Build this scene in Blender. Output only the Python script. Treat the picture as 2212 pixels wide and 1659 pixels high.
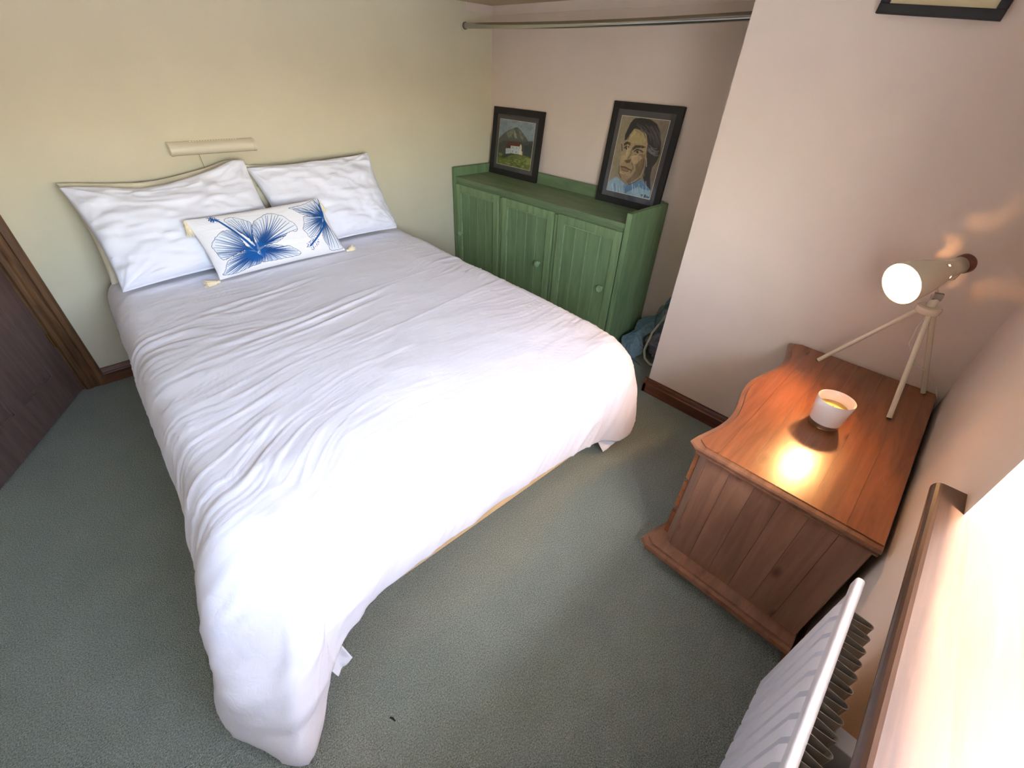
import bpy, bmesh, math, random
import numpy as np
from mathutils import Vector, Matrix

# ------------------------------------------------------------------ camera, light
for o in list(bpy.data.objects):
    bpy.data.objects.remove(o, do_unlink=True)
S = bpy.context.scene
COL = S.collection
rng = np.random.default_rng(7)

FPX = 922.3759
CAM_POS = (-0.1436, -2.9266, 1.5)
CAM_R = np.array([[0.71659704, -0.69639407, 0.03903823], [-0.39135524, -0.4477764, -0.8039511], [0.57734717, 0.56083116, -0.59341271]])
cam = bpy.data.cameras.new('camera')
cam.sensor_fit = 'HORIZONTAL'
cam.sensor_width = 36.0
cam.lens = FPX * 36.0 / 2212.0
cam.clip_start = 0.02
cam_ob = bpy.data.objects.new('camera', cam)
COL.objects.link(cam_ob)
m = Matrix.Identity(4)
for i in range(3):
    m[i][0] = CAM_R[0][i]
    m[i][1] = -CAM_R[1][i]
    m[i][2] = -CAM_R[2][i]
    m[i][3] = CAM_POS[i]
cam_ob.matrix_world = m
S.camera = cam_ob

S.view_settings.view_transform = 'Standard'
S.view_settings.look = 'None'
S.view_settings.gamma = 1.0
S.view_settings.use_curve_mapping = False
S.view_settings.exposure = 0.46

world = bpy.data.worlds.new('sky')
S.world = world
world.use_nodes = True
wn = world.node_tree
wn.nodes.clear()
wo = wn.nodes.new('ShaderNodeOutputWorld')
wb = wn.nodes.new('ShaderNodeBackground')
sky = wn.nodes.new('ShaderNodeTexSky')
sky.sky_type = 'NISHITA'
sky.sun_disc = False
sky.sun_elevation = math.radians(56)
sky.sun_rotation = math.radians(216)
sky.dust_density = 1.5
sky.ozone_density = 0.6
mixw = wn.nodes.new('ShaderNodeMix')
mixw.data_type = 'RGBA'
mixw.inputs['Factor'].default_value = 0.4
mixw.inputs['B'].default_value = (0.86, 0.905, 1.0, 1)      # thin bright cloud veil
skm = wn.nodes.new('ShaderNodeMix')
skm.data_type = 'RGBA'
skm.blend_type = 'MULTIPLY'
skm.inputs['Factor'].default_value = 1.0
skm.inputs['B'].default_value = (0.5, 0.5, 0.5, 1)
wn.links.new(sky.outputs[0], skm.inputs['A'])
wn.links.new(skm.outputs['Result'], mixw.inputs['A'])
wn.links.new(mixw.outputs['Result'], wb.inputs['Color'])
wb.inputs['Strength'].default_value = 12.5
wn.links.new(wb.outputs[0], wo.inputs['Surface'])

sun = bpy.data.lights.new('sun', 'SUN')
sun.energy = 62.0
sun.angle = math.radians(1.2)
sun.color = (1.0, 0.95, 0.88)
sun_ob = bpy.data.objects.new('sun', sun)
COL.objects.link(sun_ob)
SUN_DIR = Vector((0.60 * math.cos(math.radians(56)), 0.80 * math.cos(math.radians(56)), -math.sin(math.radians(56))))
sun_ob.rotation_euler = SUN_DIR.to_track_quat('-Z', 'Y').to_euler()
sun_ob.location = (-3, -7, 6)

# window opening of the room (used by the wall, the sill and the sampling portal)
YW = -3.171          # inner face of the window wall
YO = -3.56           # outer face
WX0, WX1 = -0.48, 0.803
WZ0, WZ1 = 0.845, 1.62
pl = bpy.data.lights.new('window_portal', 'AREA')
pl.shape = 'RECTANGLE'
pl.size = WX1 - WX0
pl.size_y = WZ1 - WZ0
pl.cycles.is_portal = True
pl_ob = bpy.data.objects.new('window_portal', pl)
COL.objects.link(pl_ob)
pl_ob.location = ((WX0 + WX1) / 2, YO + 0.01, (WZ0 + WZ1) / 2)
pl_ob.rotation_euler = (math.radians(90), 0, 0)

# ------------------------------------------------------------------ helpers
def lin(c):
    c = np.asarray(c, float) / 255.0
    return np.where(c <= 0.04045, c / 12.92, ((c + 0.055) / 1.055) ** 2.4)

def L(r, g, b):
    v = lin((r, g, b))
    return (float(v[0]), float(v[1]), float(v[2]), 1.0)

BASE = {}

def link(o, parent=None):
    COL.objects.link(o)
    if parent is not None:
        o.parent = parent
    return o

def tag(o, label=None, cat=None, group=None, kind=None):
    if label: o['label'] = label
    if cat: o['category'] = cat
    if group: o['group'] = group
    if kind: o['kind'] = kind
    return o

def thing(name, base, label, cat, group=None):
    o = bpy.data.objects.new(name, None)
    o.empty_display_size = 0.05
    o.location = base
    link(o)
    BASE[o.name] = np.array(base, float)
    return tag(o, label, cat, group)

def base_of(o):
    while o is not None:
        if o.name in BASE:
            return BASE[o.name]
        o = o.parent
    return np.zeros(3)

def obj(name, V, F, mat, parent=None, smooth=False, auto=None, col=None):
    """one mesh object from world-space vertices"""
    V = np.asarray(V, float)
    b = base_of(parent) if parent is not None else np.zeros(3)
    me = bpy.data.meshes.new(name)
    me.from_pydata((V - b).tolist(), [], [tuple(int(i) for i in f) for f in F])
    me.update()
    if col is not None:
        at = me.color_attributes.new('Col', 'FLOAT_COLOR', 'POINT')
        c = np.ones((len(V), 4), np.float32)
        c[:, :3] = col
        at.data.foreach_set('color', c.ravel())
    if mat is not None:
        me.materials.append(mat)
    if smooth:
        me.polygons.foreach_set('use_smooth', [True] * len(me.polygons))
        if auto is not None:
            try:
                me.set_sharp_from_angle(angle=math.radians(auto))
            except Exception:
                pass
    o = bpy.data.objects.new(name, me)
    return link(o, parent)

class MB:
    """mesh builder in world space"""
    def __init__(s): s.V = []; s.F = []
    def add(s, V, F):
        k = len(s.V)
        s.V += [tuple(v) for v in V]
        s.F += [tuple(i + k for i in f) for f in F]
        return s
    def box(s, a, b, bev=0.0, seg=2):
        bm = bmesh.new()
        bmesh.ops.create_cube(bm, size=1)
        c = [(a[i] + b[i]) / 2 for i in range(3)]
        d = [abs(b[i] - a[i]) for i in range(3)]
        for v in bm.verts:
            v.co = Vector([c[i] + v.co[i] * d[i] for i in range(3)])
        if bev > 0:
            bmesh.ops.bevel(bm, geom=list(bm.edges), offset=min(bev, min(d) * .49), segments=seg, affect='EDGES', profile=.5)
        s.bm(bm)
        return s
    def bm(s, bm):
        bm.verts.index_update()
        s.add([v.co[:] for v in bm.verts], [[v.index for v in f.verts] for f in bm.faces])
        bm.free()
        return s
    def tube(s, pts, r, n=12, cap=True):
        P = [Vector(p) for p in pts]
        R = r if hasattr(r, '__len__') else [r] * len(P)
        rings = []
        up = Vector((0, 0, 1))
        prev = None
        for i, p in enumerate(P):
            t = (P[min(i + 1, len(P) - 1)] - P[max(i - 1, 0)]).normalized()
            if prev is None:
                a = t.cross(up)
                if a.length < 1e-3: a = t.cross(Vector((1, 0, 0)))
                a.normalize()
            else:
                a = prev - t * prev.dot(t)
                a.normalize()
            prev = a
            bq = t.cross(a)
            rings.append([p + (a * math.cos(2 * math.pi * k / n) + bq * math.sin(2 * math.pi * k / n)) * R[i] for k in range(n)])
        V = [v[:] for q in rings for v in q]
        F = []
        for i in range(len(P) - 1):
            for k in range(n):
                F.append((i * n + k, i * n + (k + 1) % n, (i + 1) * n + (k + 1) % n, (i + 1) * n + k))
        if cap:
            F.append(tuple(range(n))[::-1])
            F.append(tuple((len(P) - 1) * n + k for k in range(n)))
        return s.add(V, F)
    def lathe(s, prof, c, axis=(0, 0, 1), n=32, skip=None, closed=False):
        """prof: (radius, height along axis) from point c"""
        ax = Vector(axis).normalized()
        a = ax.cross(Vector((0, 0, 1)))
        if a.length < 1e-4: a = Vector((1, 0, 0))
        a.normalize()
        b = ax.cross(a)
        c = Vector(c)
        V = []; F = []
        for (r, h) in prof:
            for k in range(n):
                t = 2 * math.pi * k / n
                V.append((c + ax * h + (a * math.cos(t) + b * math.sin(t)) * r)[:])
        m_ = len(prof)
        for i in range(m_ if closed else m_ - 1):
            for k in range(n):
                if skip and skip(i, k): continue
                j = (i + 1) % m_
                F.append((i * n + k, i * n + (k + 1) % n, j * n + (k + 1) % n, j * n + k))
        if not closed:
            if prof[0][0] > 1e-6 and prof[0][0] < 1e3 and getattr(s, 'caps', True):
                F.append(tuple(range(n))[::-1])
                F.append(tuple((m_ - 1) * n + k for k in range(n)))
        return s.add(V, F)
    def prism(s, poly, z0, z1):
        """poly: list of (x, y) anticlockwise, extruded in z"""
        n = len(poly)
        V = [(x, y, z0) for x, y in poly] + [(x, y, z1) for x, y in poly]
        F = [tuple(range(n))[::-1], tuple(range(n, 2 * n))]
        F += [(i, (i + 1) % n, n + (i + 1) % n, n + i) for i in range(n)]
        return s.add(V, F)
    def rings(s, R, cap=True, loop=True):
        """bridge a list of equal-length rings"""
        n = len(R[0])
        V = [v for r in R for v in r]
        F = []
        for i in range(len(R) - 1):
            for k in range(n if loop else n - 1):
                F.append((i * n + k, i * n + (k + 1) % n, (i + 1) * n + (k + 1) % n, (i + 1) * n + k))
        if cap:
            F.append(tuple(range(n))[::-1])
            F.append(tuple((len(R) - 1) * n + k for k in range(n)))
        return s.add(V, F)
    def build(s, name, mat, parent=None, smooth=False, auto=40):
        return obj(name, s.V, s.F, mat, parent, smooth, auto if smooth else None)

def grid_faces(nu, nv):
    i, j = np.meshgrid(np.arange(nu - 1), np.arange(nv - 1), indexing='ij')
    a = (i * nv + j).ravel()
    return np.stack([a, a + nv, a + nv + 1, a + 1], 1)

# smooth value noise in numpy
def vnoise(x, y, seed=0, per=4096):
    r = np.random.default_rng(seed)
    T = r.random((256, 256))
    xi = np.floor(x).astype(int); yi = np.floor(y).astype(int)
    fx = x - xi; fy = y - yi
    fx = fx * fx * fx * (fx * (fx * 6 - 15) + 10); fy = fy * fy * fy * (fy * (fy * 6 - 15) + 10)
    g = lambda a, b: T[a % 256, b % 256]
    return (g(xi, yi) * (1 - fx) * (1 - fy) + g(xi + 1, yi) * fx * (1 - fy) + g(xi, yi + 1) * (1 - fx) * fy + g(xi + 1, yi + 1) * fx * fy) * 2 - 1

# ------------------------------------------------------------------ materials
def new_mat(name):
    mt = bpy.data.materials.new(name)
    mt.use_nodes = True
    nt = mt.node_tree
    return mt, nt, nt.nodes['Principled BSDF']

def N(nt, t, **kw):
    n = nt.nodes.new(t)
    for k, v in kw.items():
        if k in n.inputs.keys(): n.inputs[k].default_value = v
        else: setattr(n, k, v)
    return n

def mat_plain(name, c, rough=0.5, metal=0.0, noise=0.0, nscale=20, bump=0.0, bscale=60, spec=None, coat=0.0, sss=0.0):
    mt, nt, b = new_mat(name)
    b.inputs['Base Color'].default_value = c
    b.inputs['Roughness'].default_value = rough
    b.inputs['Metallic'].default_value = metal
    if spec is not None: b.inputs['Specular IOR Level'].default_value = spec
    if coat: b.inputs['Coat Weight'].default_value = coat
    tc = N(nt, 'ShaderNodeTexCoord')
    if noise > 0:
        t = N(nt, 'ShaderNodeTexNoise', Scale=nscale, Detail=5.0)
        nt.links.new(tc.outputs['Object'], t.inputs['Vector'])
        r = N(nt, 'ShaderNodeMapRange')
        r.inputs['To Min'].default_value = 1 - noise
        r.inputs['To Max'].default_value = 1 + noise
        r.inputs['From Min'].default_value = 0.3; r.inputs['From Max'].default_value = 0.7
        nt.links.new(t.outputs['Fac'], r.inputs['Value'])
        mx = N(nt, 'ShaderNodeMix', data_type='RGBA', blend_type='MULTIPLY')
        mx.inputs['Factor'].default_value = 1
        mx.inputs['A'].default_value = c
        nt.links.new(r.outputs['Result'], mx.inputs['B'])
        nt.links.new(mx.outputs['Result'], b.inputs['Base Color'])
    if bump > 0:
        t2 = N(nt, 'ShaderNodeTexNoise', Scale=bscale, Detail=4.0)
        nt.links.new(tc.outputs['Object'], t2.inputs['Vector'])
        bp = N(nt, 'ShaderNodeBump', Strength=bump, Distance=0.01)
        nt.links.new(t2.outputs['Fac'], bp.inputs['Height'])
        nt.links.new(bp.outputs['Normal'], b.inputs['Normal'])
    return mt

def mat_wood(name, c1, c2, grain='x', scale=1.0, rough=0.35, knots=0.0, ck=None, coat=0.0, rnd=0.0, streak=14):
    mt, nt, b = new_mat(name)
    tc = N(nt, 'ShaderNodeTexCoord')
    mp = N(nt, 'ShaderNodeMapping')
    s = {'x': (1.2, streak, streak), 'y': (streak, 1.2, streak), 'z': (streak, streak, 1.2)}[grain]
    mp.inputs['Scale'].default_value = [q * scale for q in s]
    oi = N(nt, 'ShaderNodeObjectInfo')
    va = N(nt, 'ShaderNodeVectorMath', operation='MULTIPLY_ADD')
    va.inputs[1].default_value = (7.3, 3.1, 5.7)
    nt.links.new(oi.outputs['Random'], va.inputs[0])
    nt.links.new(tc.outputs['Object'], va.inputs[2])
    nt.links.new(va.outputs[0], mp.inputs['Vector'])
    n1 = N(nt, 'ShaderNodeTexNoise', Scale=2.0, Detail=8.0, Roughness=0.62, Distortion=0.6)
    nt.links.new(mp.outputs[0], n1.inputs['Vector'])
    cr = N(nt, 'ShaderNodeValToRGB')
    cr.color_ramp.elements[0].position = 0.32; cr.color_ramp.elements[0].color = c2
    cr.color_ramp.elements[1].position = 0.66; cr.color_ramp.elements[1].color = c1
    nt.links.new(n1.outputs['Fac'], cr.inputs['Fac'])
    out = cr.outputs['Color']
    if knots > 0:
        mk = N(nt, 'ShaderNodeMapping')
        ks = {'x': (6, 13, 13), 'y': (13, 6, 13), 'z': (13, 13, 6)}[grain]
        mk.inputs['Scale'].default_value = [q * scale for q in ks]
        nt.links.new(va.outputs[0], mk.inputs['Vector'])
        vo = N(nt, 'ShaderNodeTexVoronoi', Scale=1.0, Randomness=1.0)
        nt.links.new(mk.outputs[0], vo.inputs['Vector'])
        kr = N(nt, 'ShaderNodeMapRange')
        kr.inputs['From Min'].default_value = 0.05; kr.inputs['From Max'].default_value = 0.22
        kr.inputs['To Min'].default_value = knots; kr.inputs['To Max'].default_value = 0.0
        nt.links.new(vo.outputs['Distance'], kr.inputs['Value'])
        gt = N(nt, 'ShaderNodeMath', operation='GREATER_THAN')
        sp = N(nt, 'ShaderNodeSeparateColor')
        nt.links.new(vo.outputs['Color'], sp.inputs[0])
        nt.links.new(sp.outputs[0], gt.inputs[0])
        gt.inputs[1].default_value = 0.60
        ml = N(nt, 'ShaderNodeMath', operation='MULTIPLY')
        nt.links.new(kr.outputs[0], ml.inputs[0]); nt.links.new(gt.outputs[0], ml.inputs[1])
        mx = N(nt, 'ShaderNodeMix', data_type='RGBA')
        nt.links.new(ml.outputs[0], mx.inputs['Factor'])
        nt.links.new(out, mx.inputs['A'])
        mx.inputs['B'].default_value = ck or (0.05, 0.015, 0.005, 1)
        out = mx.outputs['Result']
    if rnd > 0:
        rr = N(nt, 'ShaderNodeMapRange')
        rr.inputs['To Min'].default_value = 1 - rnd; rr.inputs['To Max'].default_value = 1 + rnd
        nt.links.new(oi.outputs['Random'], rr.inputs['Value'])
        mm = N(nt, 'ShaderNodeMix', data_type='RGBA', blend_type='MULTIPLY')
        mm.inputs['Factor'].default_value = 1
        nt.links.new(out, mm.inputs['A']); nt.links.new(rr.outputs[0], mm.inputs['B'])
        out = mm.outputs['Result']
    nt.links.new(out, b.inputs['Base Color'])
    b.inputs['Roughness'].default_value = rough
    if coat: b.inputs['Coat Weight'].default_value = coat; b.inputs['Coat Roughness'].default_value = 0.12
    bp = N(nt, 'ShaderNodeBump', Strength=0.12, Distance=0.004)
    nt.links.new(n1.outputs['Fac'], bp.inputs['Height'])
    nt.links.new(bp.outputs['Normal'], b.inputs['Normal'])
    return mt

def mat_cloth(name, c, bump=0.25, rough=0.9, trans=0.0):
    mt, nt, b = new_mat(name)
    b.inputs['Base Color'].default_value = c
    b.inputs['Roughness'].default_value = rough
    b.inputs['Specular IOR Level'].default_value = 0.15
    b.inputs['Sheen Weight'].default_value = 0.1
    tc = N(nt, 'ShaderNodeTexCoord')
    mp = N(nt, 'ShaderNodeMapping')
    mp.inputs['Scale'].default_value = (3.0, 14.0, 10.0)
    mp.inputs['Rotation'].default_value = (0, 0, 0.12)
    nt.links.new(tc.outputs['Object'], mp.inputs['Vector'])
    n1 = N(nt, 'ShaderNodeTexNoise', Scale=2.2, Detail=6.0, Roughness=0.6, Distortion=0.8)
    nt.links.new(mp.outputs[0], n1.inputs['Vector'])
    n2 = N(nt, 'ShaderNodeTexNoise', Scale=700.0, Detail=2.0)
    nt.links.new(tc.outputs['Object'], n2.inputs['Vector'])
    ad = N(nt, 'ShaderNodeMath', operation='MULTIPLY_ADD')
    ad.inputs[1].default_value = 0.05
    nt.links.new(n2.outputs['Fac'], ad.inputs[0]); nt.links.new(n1.outputs['Fac'], ad.inputs[2])
    bp = N(nt, 'ShaderNodeBump', Strength=bump, Distance=0.01)
    nt.links.new(ad.outputs[0], bp.inputs['Height'])
    nt.links.new(bp.outputs['Normal'], b.inputs['Normal'])
    return mt

def mat_vcol(name, rough=0.6, bump=0.0, coat=0.0):
    mt, nt, b = new_mat(name)
    a = N(nt, 'ShaderNodeVertexColor')
    a.layer_name = 'Col'
    nt.links.new(a.outputs['Color'], b.inputs['Base Color'])
    b.inputs['Roughness'].default_value = rough
    b.inputs['Specular IOR Level'].default_value = 0.2
    if coat:
        b.inputs['Coat Weight'].default_value = coat
        b.inputs['Coat Roughness'].default_value = 0.03
    if bump:
        tc = N(nt, 'ShaderNodeTexCoord')
        t2 = N(nt, 'ShaderNodeTexNoise', Scale=500.0, Detail=2.0)
        nt.links.new(tc.outputs['Object'], t2.inputs['Vector'])
        bp = N(nt, 'ShaderNodeBump', Strength=bump, Distance=0.003)
        nt.links.new(t2.outputs['Fac'], bp.inputs['Height'])
        nt.links.new(bp.outputs['Normal'], b.inputs['Normal'])
    return mt

def mat_thin_glass(name, tint=(1, 1, 1, 1), gloss=0.08):
    mt, nt, b = new_mat(name)
    nt.nodes.remove(b)
    o = nt.nodes['Material Output']
    t = N(nt, 'ShaderNodeBsdfTransparent'); t.inputs[0].default_value = tint
    g = N(nt, 'ShaderNodeBsdfGlossy'); g.inputs['Roughness'].default_value = 0.02
    mx = N(nt, 'ShaderNodeMixShader'); mx.inputs[0].default_value = gloss
    nt.links.new(t.outputs[0], mx.inputs[1]); nt.links.new(g.outputs[0], mx.inputs[2])
    nt.links.new(mx.outputs[0], o.inputs['Surface'])
    return mt

def mat_carpet():
    mt, nt, b = new_mat('carpet_pile')
    tc = N(nt, 'ShaderNodeTexCoord')
    n1 = N(nt, 'ShaderNodeTexNoise', Scale=260.0, Detail=3.0, Roughness=0.7)
    n2 = N(nt, 'ShaderNodeTexNoise', Scale=5.0, Detail=3.0)
    n3 = N(nt, 'ShaderNodeTexVoronoi', Scale=330.0)
    for n in (n1, n2, n3): nt.links.new(tc.outputs['Object'], n.inputs['Vector'])
    cr = N(nt, 'ShaderNodeValToRGB')
    cr.color_ramp.elements[0].position = 0.30; cr.color_ramp.elements[0].color = L(103, 111, 104)
    cr.color_ramp.elements[1].position = 0.70; cr.color_ramp.elements[1].color = L(191, 201, 190)
    nt.links.new(n1.outputs['Fac'], cr.inputs['Fac'])
    r = N(nt, 'ShaderNodeMapRange')
    r.inputs['To Min'].default_value = 0.9; r.inputs['To Max'].default_value = 1.1
    nt.links.new(n2.outputs['Fac'], r.inputs['Value'])
    mx = N(nt, 'ShaderNodeMix', data_type='RGBA', blend_type='MULTIPLY'); mx.inputs['Factor'].default_value = 1
    nt.links.new(cr.outputs[0], mx.inputs['A']); nt.links.new(r.outputs[0], mx.inputs['B'])
    nt.links.new(mx.outputs['Result'], b.inputs['Base Color'])
    b.inputs['Roughness'].default_value = 1.0
    b.inputs['Specular IOR Level'].default_value = 0.05
    bp = N(nt, 'ShaderNodeBump', Strength=0.9, Distance=0.006)
    nt.links.new(n3.outputs['Distance'], bp.inputs['Height'])
    nt.links.new(bp.outputs['Normal'], b.inputs['Normal'])
    return mt

WALL_CREAM = mat_plain('cream_paint', L(216, 207, 180), 0.85, noise=0.03, nscale=3, bump=0.06, bscale=140)
WALL_PINK = mat_plain('cream_paint_pink_light', L(227, 209, 194), 0.85, noise=0.03, nscale=3, bump=0.06, bscale=140)  # cream wall paint, pinker light on these walls put into the colour
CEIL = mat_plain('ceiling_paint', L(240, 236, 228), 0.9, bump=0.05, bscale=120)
CEIL_SHADE = mat_plain('alcove_ceiling_shade', L(196, 178, 148), 0.9, bump=0.05, bscale=120)  # ceiling paint with the alcove's shade put into the colour
CARPET = mat_carpet()
SKIRT = mat_wood('skirting_wood', L(124, 78, 50), L(74, 42, 26), 'x', 1.4, 0.4)
SKIRT_Y = mat_wood('skirting_wood_y', L(112, 66, 46), L(66, 36, 24), 'y', 1.4, 0.4)
ARCH = mat_wood('architrave_wood', L(116, 82, 48), L(70, 44, 24), 'z', 1.6, 0.38)
DOORM = mat_wood('door_wood', L(116, 94, 87), L(95, 75, 69), 'z', 1.5, 0.45)
BRASS = mat_plain('brass', L(176, 138, 70), 0.35, 1.0)
GREEN = mat_wood('green_paint', L(122, 147, 104), L(98, 123, 82), 'z', 1.1, 0.55, rnd=0.06, streak=10)
GREEN_F = mat_wood('green_paint_frame', L(136, 160, 114), L(108, 133, 90), 'z', 1.3, 0.5, rnd=0.04, streak=12)
GREEN_Y = mat_wood('green_paint_y', L(118, 138, 100), L(94, 114, 78), 'y', 1.1, 0.55, rnd=0.05, streak=10)
GREEN_E = mat_plain('green_paint_pale_edge', L(140, 162, 122), 0.6, noise=0.25, nscale=30)  # paler green for beads, grooves and knobs
PINE_X = mat_wood('pine_x', L(144, 88, 54), L(112, 65, 40), 'x', 1.0, 0.26, 0.9, L(72, 28, 10), coat=0.35, rnd=0.14)
PINE_Z = mat_wood('pine_z', L(146, 106, 84), L(118, 82, 64), 'z', 1.0, 0.34, 0.8, L(72, 30, 14), coat=0.25, rnd=0.12)
PINE_E = mat_wood('pine_edge', L(138, 94, 68), L(106, 70, 50), 'x', 1.0, 0.34, coat=0.25)
PINE_RAIL = mat_wood('pale_pine', L(236, 206, 160), L(216, 180, 130), 'x', 1.0, 0.5)
SILLM = mat_wood('sill_wood', L(76, 50, 35), L(52, 33, 22), 'x', 1.2, 0.42, coat=0.1)
WHITE_CLOTH = mat_cloth('white_cotton', L(241, 240, 248), 0.22)
PILLOW_CLOTH = mat_cloth('white_pillowcase', L(240, 240, 249), 0.2)
CREAM_CLOTH = mat_cloth('cream_pillowcase', L(226, 216, 190), 0.2)
TASSEL = mat_plain('cream_tassel', L(240, 226, 190), 0.9, noise=0.1, nscale=200)
BLACK = mat_plain('black_frame', L(26, 24, 24), 0.6, bump=0.05, bscale=300)
MAT_GREY = mat_plain('grey_mount', L(74, 70, 72), 0.7, noise=0.04, nscale=300)
CREAM_MOUNT = mat_plain('cream_mount', L(226, 206, 158), 0.7)
CHROME = mat_plain('chrome', L(190, 188, 184), 0.22, 1.0)
GREY_PLASTIC = mat_plain('grey_plastic', L(120, 114, 104), 0.5)
LAMP_CREAM = mat_plain('cream_enamel', L(226, 214, 190), 0.25, coat=0.4)
LAMP_IN = mat_plain('white_enamel', L(246, 242, 232), 0.5)
DARKWOOD = mat_plain('dark_cap', L(92, 48, 34), 0.4)
CORD = mat_plain('white_cord', L(226, 216, 204), 0.5)
FITTING = mat_plain('cream_plastic', L(220, 211, 186), 0.22, coat=0.5)
RAD = mat_plain('radiator_enamel', L(236, 237, 246), 0.3, coat=0.2)
FIN = mat_plain('grey_steel_fin', L(176, 170, 162), 0.45, 0.0)
WAX = mat_plain('candle_wax', L(226, 190, 96), 0.35)
FROST = mat_plain('white_glass', L(240, 232, 226), 0.18, coat=0.6)
CLEAR = mat_thin_glass('clear_glass', (0.93, 0.94, 0.88, 1), 0.28)
PICTURE_GLASS = mat_thin_glass('picture_glass', (0.98, 0.98, 0.98, 1), 0.025)
PANE = mat_thin_glass('window_glass', (0.97, 0.98, 0.98, 1), 0.05)
UPVC = mat_plain('white_window_frame', L(238, 238, 236), 0.4)
BAG_BLUE = None
PIPING = mat_plain('pale_piping', L(186, 186, 172), 0.6)
LILAC = mat_plain('lilac_fabric', L(120, 120, 140), 0.9, noise=0.2, nscale=20)
FLUFF = mat_plain('dark_fluff', L(30, 34, 36), 0.95)
GROUND_BOUNCE = mat_plain('ground_bounce', L(226, 223, 216), 0.95, noise=0.2, nscale=2)  # unseen ground, made pale to bounce sunlight up into the room

# ------------------------------------------------------------------ room shell
XA, XP, YP = 2.492, 1.868, -2.075
XL = -1.62
HC, HA = 2.32, 1.845
T = 0.12
def struct(name, mb, mat, smooth=False):
    o = mb.build(name, mat, None, smooth)
    return tag(o, kind='structure')

struct('floor', MB().box((XL - T, YO, -0.1), (XA + T, 1.3, 0.0)), CARPET)
struct('ceiling', MB().box((XL - T, YO, HC), (XA + T, 1.3, HC + 0.1)), CEIL)
# headboard wall with the doorway
DX0, DX1, DH = -1.250, -0.476, 2.0
struct('wall_head', MB().box((XL - T, 0, 0), (DX0, T, HC)).box((DX1, 0, 0), (XA + T, T, HC)).box((DX0, 0, DH), (DX1, T, HC)), WALL_CREAM)
struct('wall_left', MB().box((XL - T, YO, 0), (XL, 0, HC)), mat_plain('white_paint', L(232, 226, 212), 0.85, bump=0.06, bscale=140))
struct('wall_alcove', MB().box((XA, YP - T, 0), (XA + T, 0, HC)), WALL_PINK)
struct('wall_right', MB().box((XP, YO, 0), (XA + T, YP, HC)), WALL_PINK)
struct('ceiling_alcove', MB().box((XP, YP, HA), (XA, 0, HC)), CEIL_SHADE)
struct('wall_window', MB().box((XL, YO, 0), (XP, YW, WZ0 - 0.002)).box((XL, YO, WZ1), (XP, YW, HC))
       .box((XL, YO, WZ0 - 0.002), (WX0, YW, WZ1)).box((WX1, YO, WZ0 - 0.002), (XP, YW, WZ1)), WALL_PINK)
# passage behind the door
struct('wall_passage', MB().box((XL - T, 1.2, 0), (0.2, 1.3, HC)).box((XL - T, T, 0), (XL, 1.2, HC)).box((0.1, T, 0), (0.2, 1.2, HC)), WALL_CREAM)
# border strip just under the alcove ceiling
struct('trim_1', MB().box((2.255, -0.006, 1.794), (XA, 0, HA), 0.002).box((XA - 0.006, YP, 1.794), (XA, 0, HA), 0.002), WALL_PINK)

# skirting boards: moulded profile swept along straight runs
SKP = [(0, 0), (0.018, 0), (0.018, 0.058), (0.014, 0.064), (0.014, 0.068), (0.011, 0.078), (0.006, 0.086), (0.005, 0.0917), (0, 0.0917)]
def skirting(name, a, b, nrm, mat):
    a = Vector(a); b = Vector(b); nv = Vector(nrm)
    R = [[(p + nv * d + Vector((0, 0, z)))[:] for d, z in SKP] for p in (a, b)]
    return struct(name, MB().rings(R), mat)
skirting('baseboard_head', (-0.378, 0, 0), (XA, 0, 0), (0, -1, 0), SKIRT)
skirting('baseboard_head_left', (XL, 0, 0), (DX0 - 0.1, 0, 0), (0, -1, 0), SKIRT)
skirting('baseboard_alcove', (XA, 0, 0), (XA, YP, 0), (-1, 0, 0), SKIRT_Y)
skirting('baseboard_right', (XP, YP + 0.018, 0), (XP, YW, 0), (-1, 0, 0), SKIRT_Y)
skirting('baseboard_return', (XP - 0.018, YP, 0), (XA, YP, 0), (0, 1, 0), SKIRT)
skirting('baseboard_left', (XL, 0, 0), (XL, YW, 0), (1, 0, 0), SKIRT_Y)
skirting('baseboard_window', (XL, YW, 0), (XP, YW, 0), (0, 1, 0), SKIRT)

# door lining and architrave
ARP = [(0.0, 0.0), (0.0, 0.016), (0.010, 0.020), (0.030, 0.020), (0.036, 0.014), (0.062, 0.012), (0.070, 0.018), (0.088, 0.018), (0.096, 0.010), (0.098, 0.0)]
def architrave():
    mb = MB()
    # right leg, outer edge at x=-0.378
    for (x0, sgn) in ((-0.378, -1), (DX0 - 0.098, 1)):
        R = [[(x0 + sgn * d, -t, z) for d, t in ARP] for z in (0.0, DH + 0.098)]
        if sgn > 0: R = [r[::-1] for r in R]
        mb.rings(R)
    R = [[(x, -t, DH + 0.098 - d) for d, t in ARP] for x in (DX0, DX1)]
    mb.rings(R)
    return mb
struct('trim_2', architrave(), ARCH)
tag(MB().box((DX1 - 0.028, 0.0, 0), (DX1, T, DH)).box((DX0, 0.0, 0), (DX0 + 0.028, T, DH)).box((DX0 + 0.028, 0.0, DH - 0.028), (DX1 - 0.028, T, DH))
    .build('trim_3', ARCH), kind='structure')

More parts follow.
